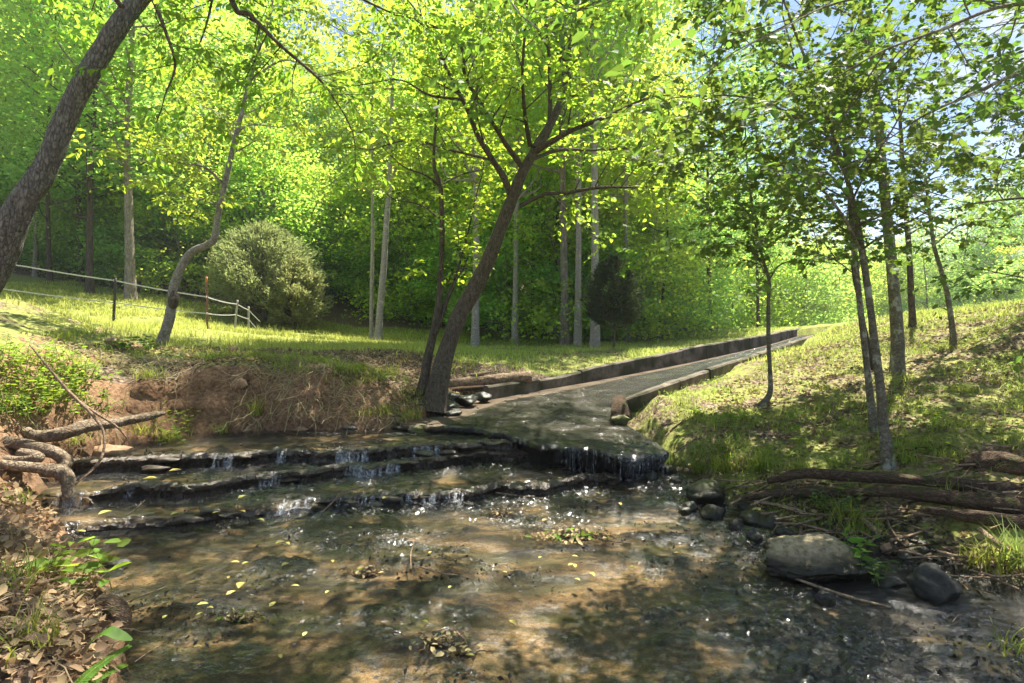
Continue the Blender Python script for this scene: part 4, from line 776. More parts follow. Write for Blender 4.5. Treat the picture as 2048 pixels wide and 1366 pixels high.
# --- main leaning tree
org = P(862, 812, 6.6)
root = empty('leaning_tree', org, 'large brown tree leaning right over the stream in the centre', 'tree')
st = stem([(868, 822, 6.6), (877, 770, 6.65), (892, 705, 6.8), (917, 635, 6.9), (946, 582, 6.95), (973, 528, 7.0), (996, 470, 7.05), (1024, 398, 7.1), (1045, 345, 7.1), (1070, 300, 7.15)], [46, 38, 34, 33, 31, 29, 26, 24, 21, 18], 10)
addstem(root, org, 'trunk', st, 'bark_main', 26, .12, flare=.45)
T = Tree(23, .075, 1.2, .25, 8)
limbs = [([(1070, 300, 7.15), (1100, 250, 7.3), (1125, 190, 7.5), (1140, 100, 7.7), (1150, 0, 8), (1150, -140, 8.3)], [22, 17, 14, 11, 8, 4]),
 ([(1068, 305, 7.15), (1100, 285, 7.0), (1150, 258, 6.8), (1210, 235, 6.6), (1290, 198, 6.4), (1345, 190, 6.3)], [14, 11, 9, 8, 5, 3]),
 ([(1060, 320, 7.1), (1120, 300, 7.4), (1190, 300, 7.8), (1275, 295, 8.2)], [9, 7, 5, 3]),
 ([(1040, 412, 7.1), (1090, 388, 7.0), (1130, 386, 6.9), (1200, 375, 6.8), (1270, 375, 6.7), (1340, 378, 6.6)], [9, 7, 7, 6, 4, 2]),
 ([(1024, 395, 7.1), (1005, 350, 7.0), (985, 320, 6.9), (955, 270, 6.8), (935, 220, 6.7), (905, 160, 6.6), (870, 90, 6.5), (840, 20, 6.4)], [14, 13, 12, 10, 9, 8, 6, 3]),
 ([(1048, 340, 7.1), (1020, 300, 6.9), (1000, 270, 6.8), (960, 205, 6.6), (930, 150, 6.4), (920, 90, 6.2), (850, 40, 6.0), (800, -20, 5.9)], [12, 10, 9, 8, 7, 6, 4, 2]),
 ([(1100, 240, 7.3), (1100, 180, 7.2), (1098, 110, 7.0), (1090, 40, 6.8), (1080, -60, 6.6)], [10, 8, 7, 6, 3]),
 ([(1060, 290, 7.1), (1050, 230, 6.5), (1045, 150, 6.0), (1050, 60, 5.6), (1060, -60, 5.2)], [10, 8, 6, 5, 3]),
 ([(930, 200, 6.7), (860, 190, 6.4), (800, 160, 6.2), (720, 170, 6.0)], [6, 5, 3, 2]),
 ([(985, 320, 6.9), (900, 300, 7.2), (820, 280, 7.5), (740, 300, 7.8)], [6, 5, 4, 2]),
 ([(1150, 0, 8), (1230, -60, 7.8), (1320, -100, 7.6), (1420, -120, 7.2)], [8, 6, 5, 3]), ([(1150, -50, 8), (1080, -150, 7), (980, -220, 6.4), (860, -260, 6)], [8, 6, 5, 3]), ([(1060, -60, 5.2), (1120, -200, 4.9), (1220, -300, 4.7), (1380, -340, 4.5)], [6, 5, 4, 3])]
for pp, wp in limbs:
    b = stem(pp, wp); addstem(root, org, 'limb', b, 'bark_main', 10, .08); T.along(b[0], b[1], .2, (.45, 1.0), 8, .22)
T.finish(root, org, 'leaf_main', 'bark_main', 'leaf')
# second stem
org = P(850, 800, 6.75)
root = empty('slim_tree', org, 'thinner brown trunk rising straight beside the base of the leaning tree', 'tree')
st = stem([(838, 815, 6.75), (847, 770, 6.8), (857, 709, 6.9), (874, 628, 7.0), (882, 540, 7.1), (884, 440, 7.1), (880, 370, 7.1), (868, 330, 7.1), (872, 240, 7.2), (880, 170, 7.3), (876, 90, 7.4)], [24, 20, 18, 13, 11, 10, 9, 7, 5, 4, 3], 8)
addstem(root, org, 'trunk', st, 'bark_main', 16, .12, flare=.5)
T = Tree(24, .072, 1.2, .25, 10)
for pp, wp in [([(872, 668, 6.9), (888, 610, 7.1), (912, 550, 7.3), (935, 470, 7.5), (950, 400, 7.6), (966, 345, 7.7)], [7, 6, 5, 4, 3, 2]), ([(876, 660, 6.95), (906, 575, 7.0), (930, 530, 7.1), (940, 490, 7.2)], [5, 4, 3, 2]), ([(880, 372, 7.1), (850, 350, 6.9), (810, 335, 6.8), (780, 310, 6.7)], [6, 4, 3, 2]), ([(882, 370, 7.1), (920, 350, 7.3), (960, 340, 7.5)], [4, 3, 2]), ([(884, 440, 7.1), (840, 410, 7.4), (790, 400, 7.6)], [4, 3, 2])]:
    b = stem(pp, wp); addstem(root, org, 'limb', b, 'bark_main', 8, .05); T.along(b[0], b[1], .22, (.3, .7), 6, .4)
T.along(st[0][-28:], st[1][-28:], .22, (.4, .8), 7, .05)
T.finish(root, org, 'leaf_main', 'bark_main', 'leaf')
# --- right bank trees
def rtree(name, label, base, pts, wp, m, lm, seed, ls, limbs=(), sp=.25, Lr=(.4, .9), ntw=7, t0=.4, lev=0, tpl='maple', nl=11, sides=14, flare=.5, bias=(0, 0, .1), lsp=.15):
    org = P(*base); root = empty(name, org, label, 'tree'); st = stem(pts, wp); addstem(root, org, 'trunk', st, m, sides, .1, flare=flare); T = Tree(seed, ls, 1.0, .3, nl)
    for pp, w_ in limbs:
        b = stem(pp, w_); addstem(root, org, 'limb', b, m, 7, .05); T.along(b[0], b[1], lsp, Lr, ntw, .2, bias=bias)
    n = int(len(st[0])*(1-t0)); T.along(st[0][-n:], st[1][-n:], sp, Lr, ntw, .02, lev, bias=bias); T.finish(root, org, lm, m, tpl); return root
rtree('sapling', 'thin sapling with a hooked base standing alone on the slope right of the spillway', (1528, 808, 6.15), [(1500, 835, 6.15), (1518, 815, 6.15), (1536, 795, 6.18), (1541, 775, 6.2), (1540, 740, 6.2), (1537, 680, 6.2), (1537, 600, 6.25), (1538, 560, 6.3), (1528, 525, 6.3), (1515, 470, 6.3), (1500, 380, 6.3), (1490, 280, 6.3)], [12, 12, 11, 9, 8, 8, 7, 6, 5, 4, 3], 'bark_slim', 'leaf_dark', 31, 0.073,
 [([(1538, 560, 6.3), (1560, 530, 6.1), (1600, 520, 5.9), (1650, 525, 5.8)], [4, 3, 2, 1.5]), ([(1530, 530, 6.3), (1490, 490, 6.2), (1440, 470, 6.1), (1390, 480, 6.0)], [4, 3, 2, 1.5]), ([(1520, 490, 6.3), (1560, 440, 6.4), (1600, 420, 6.6)], [4, 3, 2]), ([(1510, 440, 6.3), (1450, 380, 6.2), (1390, 350, 6.0)], [4, 3, 2])], .17, (.35, .8), 7, .55, lsp=.2)
rtree('double_trunk_tree', 'nearest slim mottled trunk of the close pair on the right slope', (1775, 925, 4.36), [(1779, 945, 4.34), (1774, 900, 4.36), (1767, 850, 4.4), (1760, 770, 4.4), (1750, 690, 4.45), (1739, 600, 4.45), (1727, 520, 4.5), (1714, 440, 4.5), (1695, 360, 4.5), (1670, 280, 4.4), (1640, 190, 4.3), (1600, 90, 4.2), (1560, -20, 4.1)], [24, 20, 18, 16, 15, 13, 12, 11, 9, 8, 7, 5, 4], 'bark_slim', 'leaf_dark', 32, 0.062,
 [([(1720, 500, 4.5), (1690, 440, 4.3), (1650, 385, 4.2), (1590, 330, 4.1), (1510, 305, 4.0), (1440, 300, 3.9)], [7, 6, 5, 4, 3, 2]), ([(1705, 400, 4.5), (1740, 330, 4.3), (1790, 250, 4.1), (1830, 170, 4.0)], [5, 4, 3, 2]), ([(1695, 360, 4.5), (1650, 260, 4.6), (1600, 150, 4.7), (1565, 30, 4.8)], [6, 5, 4, 3]), ([(1722, 560, 4.5), (1670, 520, 4.6), (1610, 500, 4.8)], [3, 2, 1]), ([(1670, 280, 4.4), (1600, 240, 4.2), (1520, 200, 4.0), (1430, 190, 3.9), (1380, 195, 3.8)], [6, 5, 4, 3, 2]), ([(1690, 350, 4.5), (1760, 300, 4.7), (1820, 310, 4.9), (1880, 330, 5.0)], [5, 4, 3, 2])], .2, (.3, .7), 7, .5, nl=11)
rtree('double_trunk_tree', 'farther slim mottled trunk of the close pair, just left of the nearest one', (1748, 862, 5.0), [(1752, 872, 5.0), (1745, 830, 5.0), (1737, 760, 5.0), (1727, 670, 5.0), (1717, 580, 5.05), (1706, 480, 5.1), (1700, 400, 5.1), (1690, 300, 5.2), (1688, 200, 5.3), (1700, 100, 5.4), (1710, -20, 5.5)], [18, 14, 12, 12, 11, 10, 9, 8, 7, 6, 4], 'bark_slim', 'leaf_dark', 33, 0.067,
 [([(1700, 400, 5.1), (1660, 350, 5.3), (1600, 320, 5.5), (1540, 340, 5.7)], [5, 4, 3, 2]), ([(1690, 300, 5.2), (1740, 240, 5.4), (1780, 160, 5.6)], [5, 4, 2]), ([(1688, 220, 5.3), (1620, 150, 5.4), (1540, 120, 5.5), (1470, 60, 5.5)], [6, 5, 4, 2]), ([(1706, 470, 5.1), (1650, 440, 5.3), (1580, 440, 5.5)], [4, 3, 2])], .22, (.35, .8), 7, .5)
rtree('bent_sapling', 'very thin curved stem leaning against the close pair of trunks', (1735, 700, 5.3), [(1745, 740, 5.3), (1738, 690, 5.3), (1722, 620, 5.3), (1705, 540, 5.25), (1712, 480, 5.2)], [6, 6, 5, 4, 3], 'bark_dark', 'leaf_dark', 34, .07, (), .3, (.2, .4), 4, .7, flare=.2)
rtree('straight_tree', 'tallest straight scaly trunk on the right slope', (1795, 755, 6.57), [(1796, 765, 6.55), (1795, 740, 6.57), (1795, 680, 6.6), (1788, 580, 6.6), (1776, 450, 6.65), (1766, 350, 6.7), (1758, 250, 6.75), (1750, 150, 6.8), (1740, 50, 6.9), (1732, -60, 7), (1725, -200, 7.2), (1720, -400, 7.6)], [28, 24, 23, 21, 19, 17, 15, 13, 12, 10, 8, 4], 'bark_slim', 'leaf_dark', 35, 0.069,
 [([(1760, 260, 6.75), (1700, 220, 7.0), (1620, 215, 7.2)], [6, 4, 2]), ([(1750, 150, 6.8), (1810, 100, 6.8), (1880, 90, 6.8)], [6, 4, 2]), ([(1740, 60, 6.9), (1680, 20, 6.8), (1600, 10, 6.7)], [6, 4, 2]), ([(1772, 420, 6.65), (1830, 380, 6.7), (1880, 390, 6.7)], [4, 3, 2]), ([(1730, -100, 7), (1830, -200, 7.4), (1940, -230, 8)], [8, 6, 3]), ([(1727, -150, 7.1), (1650, -230, 7.8), (1590, -240, 8.6)], [8, 6, 3]), ([(1725, -200, 7.2), (1800, -330, 6.6), (1900, -400, 6.2)], [8, 6, 3])], .28, (.6, 1.5), 8, .6, sides=18, lsp=.25)
rtree('pine_tree', 'dark straight pine trunk with bare side twigs at the crest of the right slope', (1826, 660, 9.6), [(1826, 665, 9.6), (1824, 620, 9.6), (1818, 500, 9.7), (1812, 420, 9.8), (1805, 320, 9.9), (1800, 230, 10), (1795, 150, 10.1)], [13, 12, 10, 9, 8, 6, 3], 'bark_dark', 'leaf_cedard', 36, .06,
 [([(1815, 460, 9.7), (1770, 440, 9.6), (1720, 450, 9.5)], [4, 3, 1]), ([(1815, 470, 9.7), (1860, 450, 9.6), (1910, 470, 9.5)], [4, 3, 1]), ([(1810, 400, 9.8), (1860, 360, 9.8), (1900, 350, 9.8)], [4, 3, 1])], .2, (.6, 1.5), 7, .62, nl=6, tpl='leaf', lsp=.5)
rtree('slim_tree', 'thin dark trunk leaning left near the right edge of the slope', (1907, 697, 7.6), [(1907, 703, 7.6), (1905, 660, 7.6), (1895, 590, 7.6), (1882, 540, 7.6), (1868, 490, 7.6), (1860, 430, 7.6), (1850, 350, 7.6), (1848, 280, 7.6)], [11, 10, 9, 8, 7, 6, 4, 3], 'bark_slim', 'leaf_dark', 37, 0.073,
 [([(1868, 490, 7.6), (1920, 450, 7.4), (1980, 440, 7.2)], [4, 3, 2]), ([(1860, 430, 7.6), (1800, 410, 7.4), (1740, 430, 7.2)], [4, 3, 2]), ([(1850, 360, 7.6), (1900, 320, 7.5), (1960, 310, 7.4)], [4, 3, 2])], .22, (.4, .9), 7, .5, lsp=.2)
rtree('overhanging_tree', 'shaded tree outside the right edge whose branches hang into the top right corner', (2330, 820, 3.6), [(2330, 830, 3.6), (2330, 700, 3.6), (2310, 500, 3.6), (2290, 250, 3.6), (2270, 50, 3.6), (2250, -150, 3.6), (2230, -350, 3.6)], [60, 50, 46, 40, 34, 26, 16], 'bark_slim', 'leaf_dark', 38, .058,
 [([(2290, 250, 3.6), (2150, 160, 3.4), (2040, 150, 3.2), (1940, 190, 3.1), (1850, 230, 3.0), (1760, 290, 3.0)], [14, 10, 8, 6, 4, 2]), ([(2280, 100, 3.6), (2150, 20, 3.3), (2020, 10, 3.1), (1880, 60, 2.9), (1770, 100, 2.8), (1680, 150, 2.8)], [14, 10, 8, 6, 4, 2]), ([(2300, 400, 3.6), (2200, 370, 3.7), (2100, 390, 3.8), (2000, 400, 3.9), (1930, 410, 4.0)], [12, 9, 7, 5, 2]), ([(2310, 500, 3.6), (2220, 520, 3.9), (2120, 560, 4.2), (2020, 550, 4.5), (1930, 530, 4.8)], [10, 7, 5, 3, 1]),
  ([(2260, -50, 3.6), (2120, -100, 3.2), (1960, -60, 2.8), (1800, -20, 2.6), (1660, 10, 2.5), (1560, 60, 2.4)], [14, 10, 8, 6, 4, 2]), ([(2250, -150, 3.6), (2000, -200, 3.2), (1750, -180, 2.9), (1550, -120, 2.7), (1380, -80, 2.6), (1270, -20, 2.6)], [16, 12, 9, 7, 4, 2]), ([(2230, -350, 3.6), (2150, -330, 4.2), (2050, -300, 4.8), (1980, -330, 5.4)], [14, 12, 9, 6]), ([(2230, -350, 3.6), (2300, -500, 4.5), (2250, -550, 5.5)], [14, 10, 6]), ([(2250, -150, 3.6), (2050, -250, 3.6), (1850, -320, 3.8), (1700, -400, 4.2)], [14, 10, 7, 4]), ([(2300, 300, 3.6), (2200, 250, 4.4), (2100, 200, 5.0), (1990, 230, 5.4)], [10, 7, 5, 3]), ([(1270, -40, 2.6), (1180, 10, 2.6), (1110, 40, 2.7), (1060, 70, 2.8)], [3, 2, 2, 1])], .9, (.4, .9), 4, .6, nl=8, sides=18, lsp=.17, tpl='leaf')
rtree('pine_tree', 'shaggy dark pine standing beyond the right picture edge', (2150, 640, 8.5), [(2180, 645, 8.5), (2180, 560, 8.5), (2175, 450, 8.5), (2165, 300, 8.5), (2155, 180, 8.5), (2150, 80, 8.5)], [20, 18, 15, 12, 8, 4], 'bark_dark', 'leaf_cedard', 39, .06,
 [([(2170, 400, 8.5), (2100, 350, 8.4), (2020, 330, 8.3)], [5, 4, 2]), ([(2165, 300, 8.5), (2090, 260, 8.4), (2010, 240, 8.3)], [5, 4, 2]), ([(2160, 240, 8.5), (2100, 190, 8.4), (2030, 180, 8.3)], [5, 4, 2])], .2, (.6, 1.2), 8, .5, nl=12, tpl='leaf', lsp=.13)
# ------------------------------------------------------------------ background tree prototypes
def crown_pts(r, n_cl, per, base, top, rad, flat_=.35, shape=1.0, core=.25):
    k = r.uniform(0, 1, n_cl); z = base+(top-base)*k; prof = np.sin(np.clip(k*.86+.14, 0, 1)*math.pi)**.6*shape; a = r.uniform(0, 6.283, n_cl); rr = rad*prof*np.sqrt(r.uniform(core, 1, n_cl))
    c = np.stack([rr*np.cos(a), rr*np.sin(a), z], -1); s = rad*.24*r.uniform(.6, 1.3, n_cl)
    off = r.normal(0, 1, (n_cl, per, 3))*(1, 1, flat_)*s[:, None, None]; return c, (c[:, None]+off).reshape(-1, 3)
def proto(seed, h, rad, base, ncl, per, ls, tr, lm, bmat, sway=.4, trunks=1, flat_=.35):
    r = np.random.default_rng(seed); c, pts = crown_pts(r, ncl, per, base, h, rad, flat_); n = len(pts); g = Geo()
    leaves(g, pts, nrm(r.normal(0, 1, (n, 3))*(1, 1, .5)), nrm(r.normal(0, .6, (n, 3))+(0, 0, 1)), ls*r.uniform(.6, 1.3, n), DIA, DF, 1.15)
    gt = Geo(); k = np.linspace(0, 1, 12); ph = r.uniform(0, 6, 2)
    ax = np.stack([np.sin(k*4+ph[0])*sway*k, np.sin(k*3+ph[1])*sway*k, k*h*.93-.3], -1); ax[:, :2] -= ax[0, :2]
    tube(gt, ax, tr*(1-k*.85)*(1+.5*np.exp(-k*30)), 10, .08, False, 2, seed)
    for q in c[::3]:
        z0 = max(base*.8, q[2]-rad*.5); p0 = np.array([np.interp(z0, ax[:, 2], ax[:, i]) for i in range(2)]+[z0]); mid = (p0+q)/2+(0, 0, -.1*rad)+r.normal(0, .08*rad, 3); rr0 = tr*(1-z0/h)*.4
        tube(gt, spline([p0, mid, q], 3), np.linspace(rr0+.01, .01, 7), 5)
    return g, gt, lm, bmat
def setproto(name, *a):
    g, gt, lm, bmat = proto(*a); e = bpy.data.objects.new(name, None); COL.objects.link(e)
    t = build('trunk', gt, M[bmat], e); c = build('crown', g, M[lm], e); return e
def place(pr, loc, sc, rz, name, label, cat, group, used={}):
    if pr.name in used: o = copytree(pr)
    else: o = pr; used[pr.name] = 1
    o.name = name; o.location = loc; o.scale = sc if hasattr(sc, '__len__') else (sc, sc, sc); o.rotation_euler = (0, 0, rz); tag(o, label, cat, group); return o
big = [setproto('forest_tree', 101, 20, 3.1, 5.5, 110, 72, .18, .15, 'leaf_far', 'bark_grey'), setproto('forest_tree', 102, 17, 2.8, 3.5, 110, 70, .17, .12, 'leaf_far2', 'bark_dark'),
       setproto('forest_tree', 103, 22, 3.4, 7.0, 120, 68, .19, .17, 'leaf_far3', 'bark_pale'), setproto('forest_tree', 104, 14, 2.5, 2.5, 100, 70, .16, .09, 'leaf_far', 'bark_dark')]
small = [setproto('understory_tree', 111, 5.0, 1.7, .3, 70, 100, .11, .035, 'leaf_far2', 'bark_grey', .3), setproto('understory_tree', 112, 7.0, 2.0, .8, 80, 100, .12, .045, 'leaf_far', 'bark_grey', .4),
         setproto('understory_tree', 113, 3.0, 1.5, .0, 60, 100, .095, .025, 'leaf_far2', 'bark_grey', .2), setproto('understory_tree', 114, 6.0, 2.1, .2, 75, 100, .12, .04, 'leaf_far3', 'bark_grey', .4)]
def where(px):
    for lim, t in ((60, 'behind the leaning left trunk'), (200, 'behind the left part of the tape fence'), (300, 'between the black fence post and the crooked tree'), (420, 'behind the crooked tree with the burl'), (540, 'left behind the round cedar'), (680, 'right behind the round cedar'), (800, 'around the pale twin trunks'), (900, 'behind the foot of the leaning tree'), (1050, 'seen just right of the leaning trunk'), (1180, 'left of the small dark cedar'), (1290, 'behind the small dark cedar'), (1400, 'beyond the middle of the spillway wall'), (1520, 'left of the hooked sapling'), (1640, 'beyond the far end of the spillway'), (1760, 'behind the close pair of slim trunks'), (1900, 'beyond the crest between the slope trees')):
        if px < lim: return t
    return 'beyond the crest at the right edge'
kinds = {0: 'tall full green forest tree', 1: 'dark-trunked green forest tree', 2: 'tall pale-trunked yellow-green forest tree', 3: 'lower bushy-topped forest tree'}
skinds = {0: 'young green understory tree', 1: 'taller bright understory tree', 2: 'low green understory bush', 3: 'yellow-green understory tree'}
EX = np.array([(-60, 30), (-30, 26), (-15.3, 22.5), (-12.6, 23), (-10.2, 24), (-8.9, 25), (-5.1, 24.5), (-2.6, 22), (-.3, 18.5), (3, 16.8), (5.5, 18), (7.5, 23), (10.5, 34), (16, 46), (30, 55), (60, 62), (120, 70)])
r = np.random.default_rng(77); cnt = 0
def edge_at(x): return np.interp(x, EX[:, 0], EX[:, 1])
spots = []
def free(x, y, d): return all((x-a)**2+(y-b)**2 > d*d for a, b in spots)
# understory wall
for k in range(900):
    x = r.uniform(-32, 14); e = edge_at(x); y = e+abs(r.normal(0, 4.5))-.3
    if not free(x, y, 1.15) or (x+9.3)**2+(y-19)**2 < 5 or cnt >= 125: continue
    px = x/y*F+1024
    if px < -120 or px > 2170: continue
    spots.append((x, y)); cnt += 1; v = int(r.choice([0, 1, 2, 3], p=[.3, .2, .33, .17])); z = float(height(x, y))
    place(small[v], (x, y, z), r.uniform(.75, 1.25), r.uniform(0, 6.28), 'understory_tree', skinds[v]+' '+where(px), 'tree', 'understory trees '+where(px))
spots = []; cnt = 0
fx = [(262, 612, 19.5, 23, 1.0, 0), (180, 603, 20, 17, .9, 1), (163, 602, 22, 13, .9, 1), (100, 595, 21, 11, .8, 1), (70, 590, 22, 11, .8, 0), (950, 702, 15.8, 15, .8, 2), (1030, 700, 17.5, 11, .8, 2), (1130, 702, 17, 20, 1, 0), (1155, 704, 16.5, 14, .95, 2), (1190, 707, 15.8, 20, 1.05, 2), (1255, 700, 18, 12, .8, 2), (1421, 690, 21, 11, .8, 1), (1063, 700, 20, 7, .7, 1), (1305, 700, 22, 8, .7, 0), (1517, 668, 26, 8, .8, 1)]
trlab = ['thick grey trunk just behind the tape between the fence posts', 'left one of two forest trunks behind the lower fence tape', 'second of the two trunks behind the lower fence tape, farther back', 'thin forest trunk behind the left end of the tape', 'thin dark forest trunk near the left leaning tree', 'grey mottled trunk right beside the leaning tree', 'slim pale trunk between the leaning tree and the thick trunks', 'thick furrowed trunk, left one of three straight trunks', 'slender straight trunk, middle one of three straight trunks', 'pale straight trunk with a flared foot left of the small dark cedar', 'pale trunk half hidden by the small dark cedar', 'dark straight trunk beyond the middle of the spillway wall', 'very thin trunk behind the slim pale trunk', 'thin trunk right of the small dark cedar', 'leaning dark trunk left of the hooked sapling']
for (px, py, Y, wp, s, v), lb in zip(fx, trlab):
    p = P(px, py, Y); z = float(height(p[0], p[1])); q = wp/F*Y/2; R0 = [.15, .12, .17, .09][v]; f = q/(R0*1.25)
    f = max(f, .55); o = place(big[v], (p[0], Y, z-.05), (f, f, s), r.uniform(0, 6.28), 'forest_tree', lb, 'tree', None); spots.append((p[0], Y)); cnt += 1
for k in range(3000):
    if cnt >= 88: break
    x = r.uniform(-45, 60); e = edge_at(x); y = e+4.5+r.exponential(11)
    if x > 12: y = e+3+r.exponential(14)
    px = x/y*F+1024
    if px < -260 or px > 2300 or not free(x, y, 3.4 if x < 12 else 2.6): continue
    spots.append((x, y)); cnt += 1; v = int(r.choice([0, 1, 2, 3], p=[.3, .25, .25, .2])); z = float(height(x, y)); sc = r.uniform(.8, 1.15); sw = 1.25 if px < 1300 else 1.5
    if px > 1690: sc *= .72; v = int(r.choice([1, 3]))
    elif px > 1480: sc *= .5
    elif px > 1390: sc *= .5
    elif px > 1290: sc *= .7
    place(big[v], (x, y, z), (sc*sw, sc*sw, sc), r.uniform(0, 6.28), 'forest_tree', kinds[v]+' '+where(px), 'tree', 'forest trees '+where(px))
slim = setproto('slim_forest_tree', 121, 13, 1.7, 5.5, 40, 60, .15, .065, 'leaf_far', 'bark_grey', .5); slim2 = setproto('slim_forest_tree', 122, 10, 1.5, 3.0, 45, 60, .14, .05, 'leaf_far3', 'bark_dark', .6)
for k in range(110):
    x = r.uniform(-28, 9); y = edge_at(x)+r.uniform(.8, 16); px = x/y*F+1024
    if px < -100: continue
    place(slim if k % 2 else slim2, (x, y, float(height(x, y))), (1, 1, r.uniform(.8, 1.15)), r.uniform(0, 6.28), 'slim_forest_tree', ('slender grey forest trunk ' if k % 2 else 'very thin dark forest stem ')+where(px), 'tree', 'slender forest trees '+where(px))
for k, (px, Y, s_) in enumerate([(1850, 52, .5), (1890, 58, .6), (1925, 54, .62), (1960, 60, .72), (1995, 55, .68), (2030, 60, .8), (2070, 56, .8), (2110, 60, .85), (1800, 60, .5), (1975, 66, .8), (2045, 70, .9)]):
    x = (px-1024)/F*Y; place(big[3 if k % 2 else 1], (x, Y, float(height(x, Y))), (s_*1.9, s_*1.9, s_*1.45), k*1.3, 'forest_tree', 'green tree on the far hillside '+where(px), 'tree', 'far hillside trees '+where(px))
# far bushes below the right treeline
for k in range(46):
    px = r.uniform(1400, 2100); y = r.uniform(30, 48) if px < 1650 else r.uniform(45, 62); x = (px-1024)/F*y; v = int(r.integers(0, 4)); z = float(height(x, y))
    place(small[v], (x, y, z), r.uniform(1.1, 1.7), r.uniform(0, 6.28), 'understory_tree', 'round sunlit bush '+where(px), 'bush', 'far bushes '+where(px))
# pale twin poplars
for (px, py, Y, pts, wp, lb, sd) in [(743, 684, 18.5, [(743, 690, 18.5), (743, 600, 18.5), (745, 480, 18.5), (745, 380, 18.6), (744, 250, 18.8), (746, 120, 19)], [9, 8, 7, 6, 5, 3], 'thinner left one of the two pale twin trunks at the meadow edge', 51),
    (757, 686, 18, [(756, 692, 18), (760, 620, 18), (767, 540, 18), (773, 440, 18), (780, 340, 18.1), (784, 200, 18.3), (790, 60, 18.5)], [17, 14, 13, 11, 9, 7, 4], 'thicker right one of the two pale twin trunks at the meadow edge', 52)]:
    rtree('poplar_tree', lb, (px, py, Y), pts, wp, 'bark_pale', 'leaf_far', sd, .13, (), .45, (.8, 1.8), 9, .55, nl=7, sides=10, tpl='leaf', bias=(0, 0, .3))
# round cedar and small dark cedar
def cedar(name, label, base, h, rad, lm, n, seed, z0, tr, ls, core=.2, shape=1):
    org = P(*base); org[2] = float(height(org[0], org[1])); root = empty(name, org, label, 'tree'); r = np.random.default_rng(seed); gt = Geo(); g = Geo(); pos = []; dr = []
    k = np.linspace(0, 1, 9); tube(gt, np.stack([.05*np.sin(k*5)*h*.3, .03*k, -.1+k*h*.93], -1), tr*(1-.85*k), 8, .1)
    for i in range(n):
        t = r.uniform(0, 1); a = r.uniform(0, 6.283); R_ = rad*np.sin(np.clip(t*.80+.20, 0, 1)*math.pi)**.7*r.uniform(.62, 1.12)*(.42+1.2*float(fbm(np.array([math.cos(a)*1.3+t*2]), np.array([math.sin(a)*1.3]), 1.4, 2, seed)[0])); zt = z0+(h-z0)*t
        e = np.array((math.cos(a)*R_, math.sin(a)*R_, zt)); s = np.array((0, 0, max(z0*.7, zt-R_*.7))); pts = spline([s, (s+e)/2+(0, 0, -.08), e], 4)
        if i % 3 == 0: tube(gt, pts, np.linspace(tr*.28, .004, len(pts)), 4)
        m = 42; q = r.uniform(.5, 1.08, m)**.6; pp = np.stack([np.interp(q, np.linspace(0, 1, len(pts)), pts[:, c]) for c in range(3)], -1)+r.normal(0, .045*rad, (m, 3)); pos.append(pp); dr.append(nrm(e-s)[None]+r.normal(0, .45, (m, 3)))
    pos = np.concatenate(pos); dr = np.concatenate(dr); m = len(pos); leaves(g, pos, dr, nrm(r.normal(0, 1, (m, 3))), ls*r.uniform(.6, 1.4, m), DIA, DF, .42)
    build('trunk', gt, M['bark_main'], root); build('crown', g, M[lm], root); print(name, m)
cedar('cedar_tree', 'big round grey-green cedar at the meadow edge beside the fence end', (528, 656, 21.0), 3.55, 1.72, 'leaf_cedar', 850, 61, .75, .10, .12)
cedar('cedar_tree', 'feathery grey-green cedar leaning on the right side of the round cedar', (590, 662, 20.4), 2.5, 1.05, 'leaf_cedar', 420, 62, .25, .06, .12)
cedar('cedar_tree', 'small dark green cedar with a bare stem behind the spillway wall', (1227, 714, 14), 2.25, .70, 'leaf_cedard', 330, 63, .75, .035, .09)
def haze(density):
    bm = bmesh.new(); bmesh.ops.create_cube(bm, size=1); me = bpy.data.meshes.new('haze'); bm.to_mesh(me); bm.free()
    o = bpy.data.objects.new('haze', me); COL.objects.link(o); o.scale = (900, 1000, 60); o.location = (0, 140, 14); m = bpy.data.materials.new('haze'); m.use_nodes = True; t = m.node_tree; t.nodes.remove(t.nodes['Principled BSDF'])
    v = t.nodes.new('ShaderNodeVolumePrincipled'); v.inputs['Color'].default_value = (.93, .95, .97, 1); v.inputs['Density'].default_value = density; v.inputs['Anisotropy'].default_value = .3; t.links.new(v.outputs[0], t.nodes['Material Output'].inputs['Volume']); me.materials.append(m); tag(o, kind='stuff')
haze(.0009)
# ------------------------------------------------------------------ small vegetation
def hgt(p): z = height(p[:, 0], p[:, 1]); return np.stack([p[:, 0], p[:, 1], z], -1)
def blades(g, base, h, lean, r, w=.006, seg=3):
    n = len(base); a = r.uniform(0, 6.283, n); d = np.stack([np.cos(a), np.sin(a), a*0], -1); s = np.stack([-np.sin(a), np.cos(a), a*0], -1)
    h = np.broadcast_to(h, (n,)); V = []
    for k in range(seg+1):
        t = k/seg; c = base+d*(lean*h*t**1.8)[:, None]+np.array((0, 0, 1))*(h*(t-.25*np.minimum(lean, 1.5)*t*t))[:, None]; ww = w*(1-t*.92)
        V += [c-s*ww[:, None] if hasattr(w, '__len__') else c-s*ww, c+s*ww[:, None] if hasattr(w, '__len__') else c+s*ww]
    V = np.stack(V, 1); m = 2*(seg+1); f = np.array([(2*k, 2*k+1, 2*k+3, 2*k+2) for k in range(seg)])
    g.add(V.reshape(-1, 3), (f[None]+(np.arange(n)*m)[:, None, None]).reshape(-1, 4))
r = np.random.default_rng(91)
def scatter(n, x0, x1, y0, y1, f=lambda x, y: np.ones(x.shape)): 
    x = r.uniform(x0, x1, n); y = r.uniform(y0, y1, n); k = r.uniform(0, 1, n) < f(x, y); return hgt(np.stack([x[k], y[k]], -1))
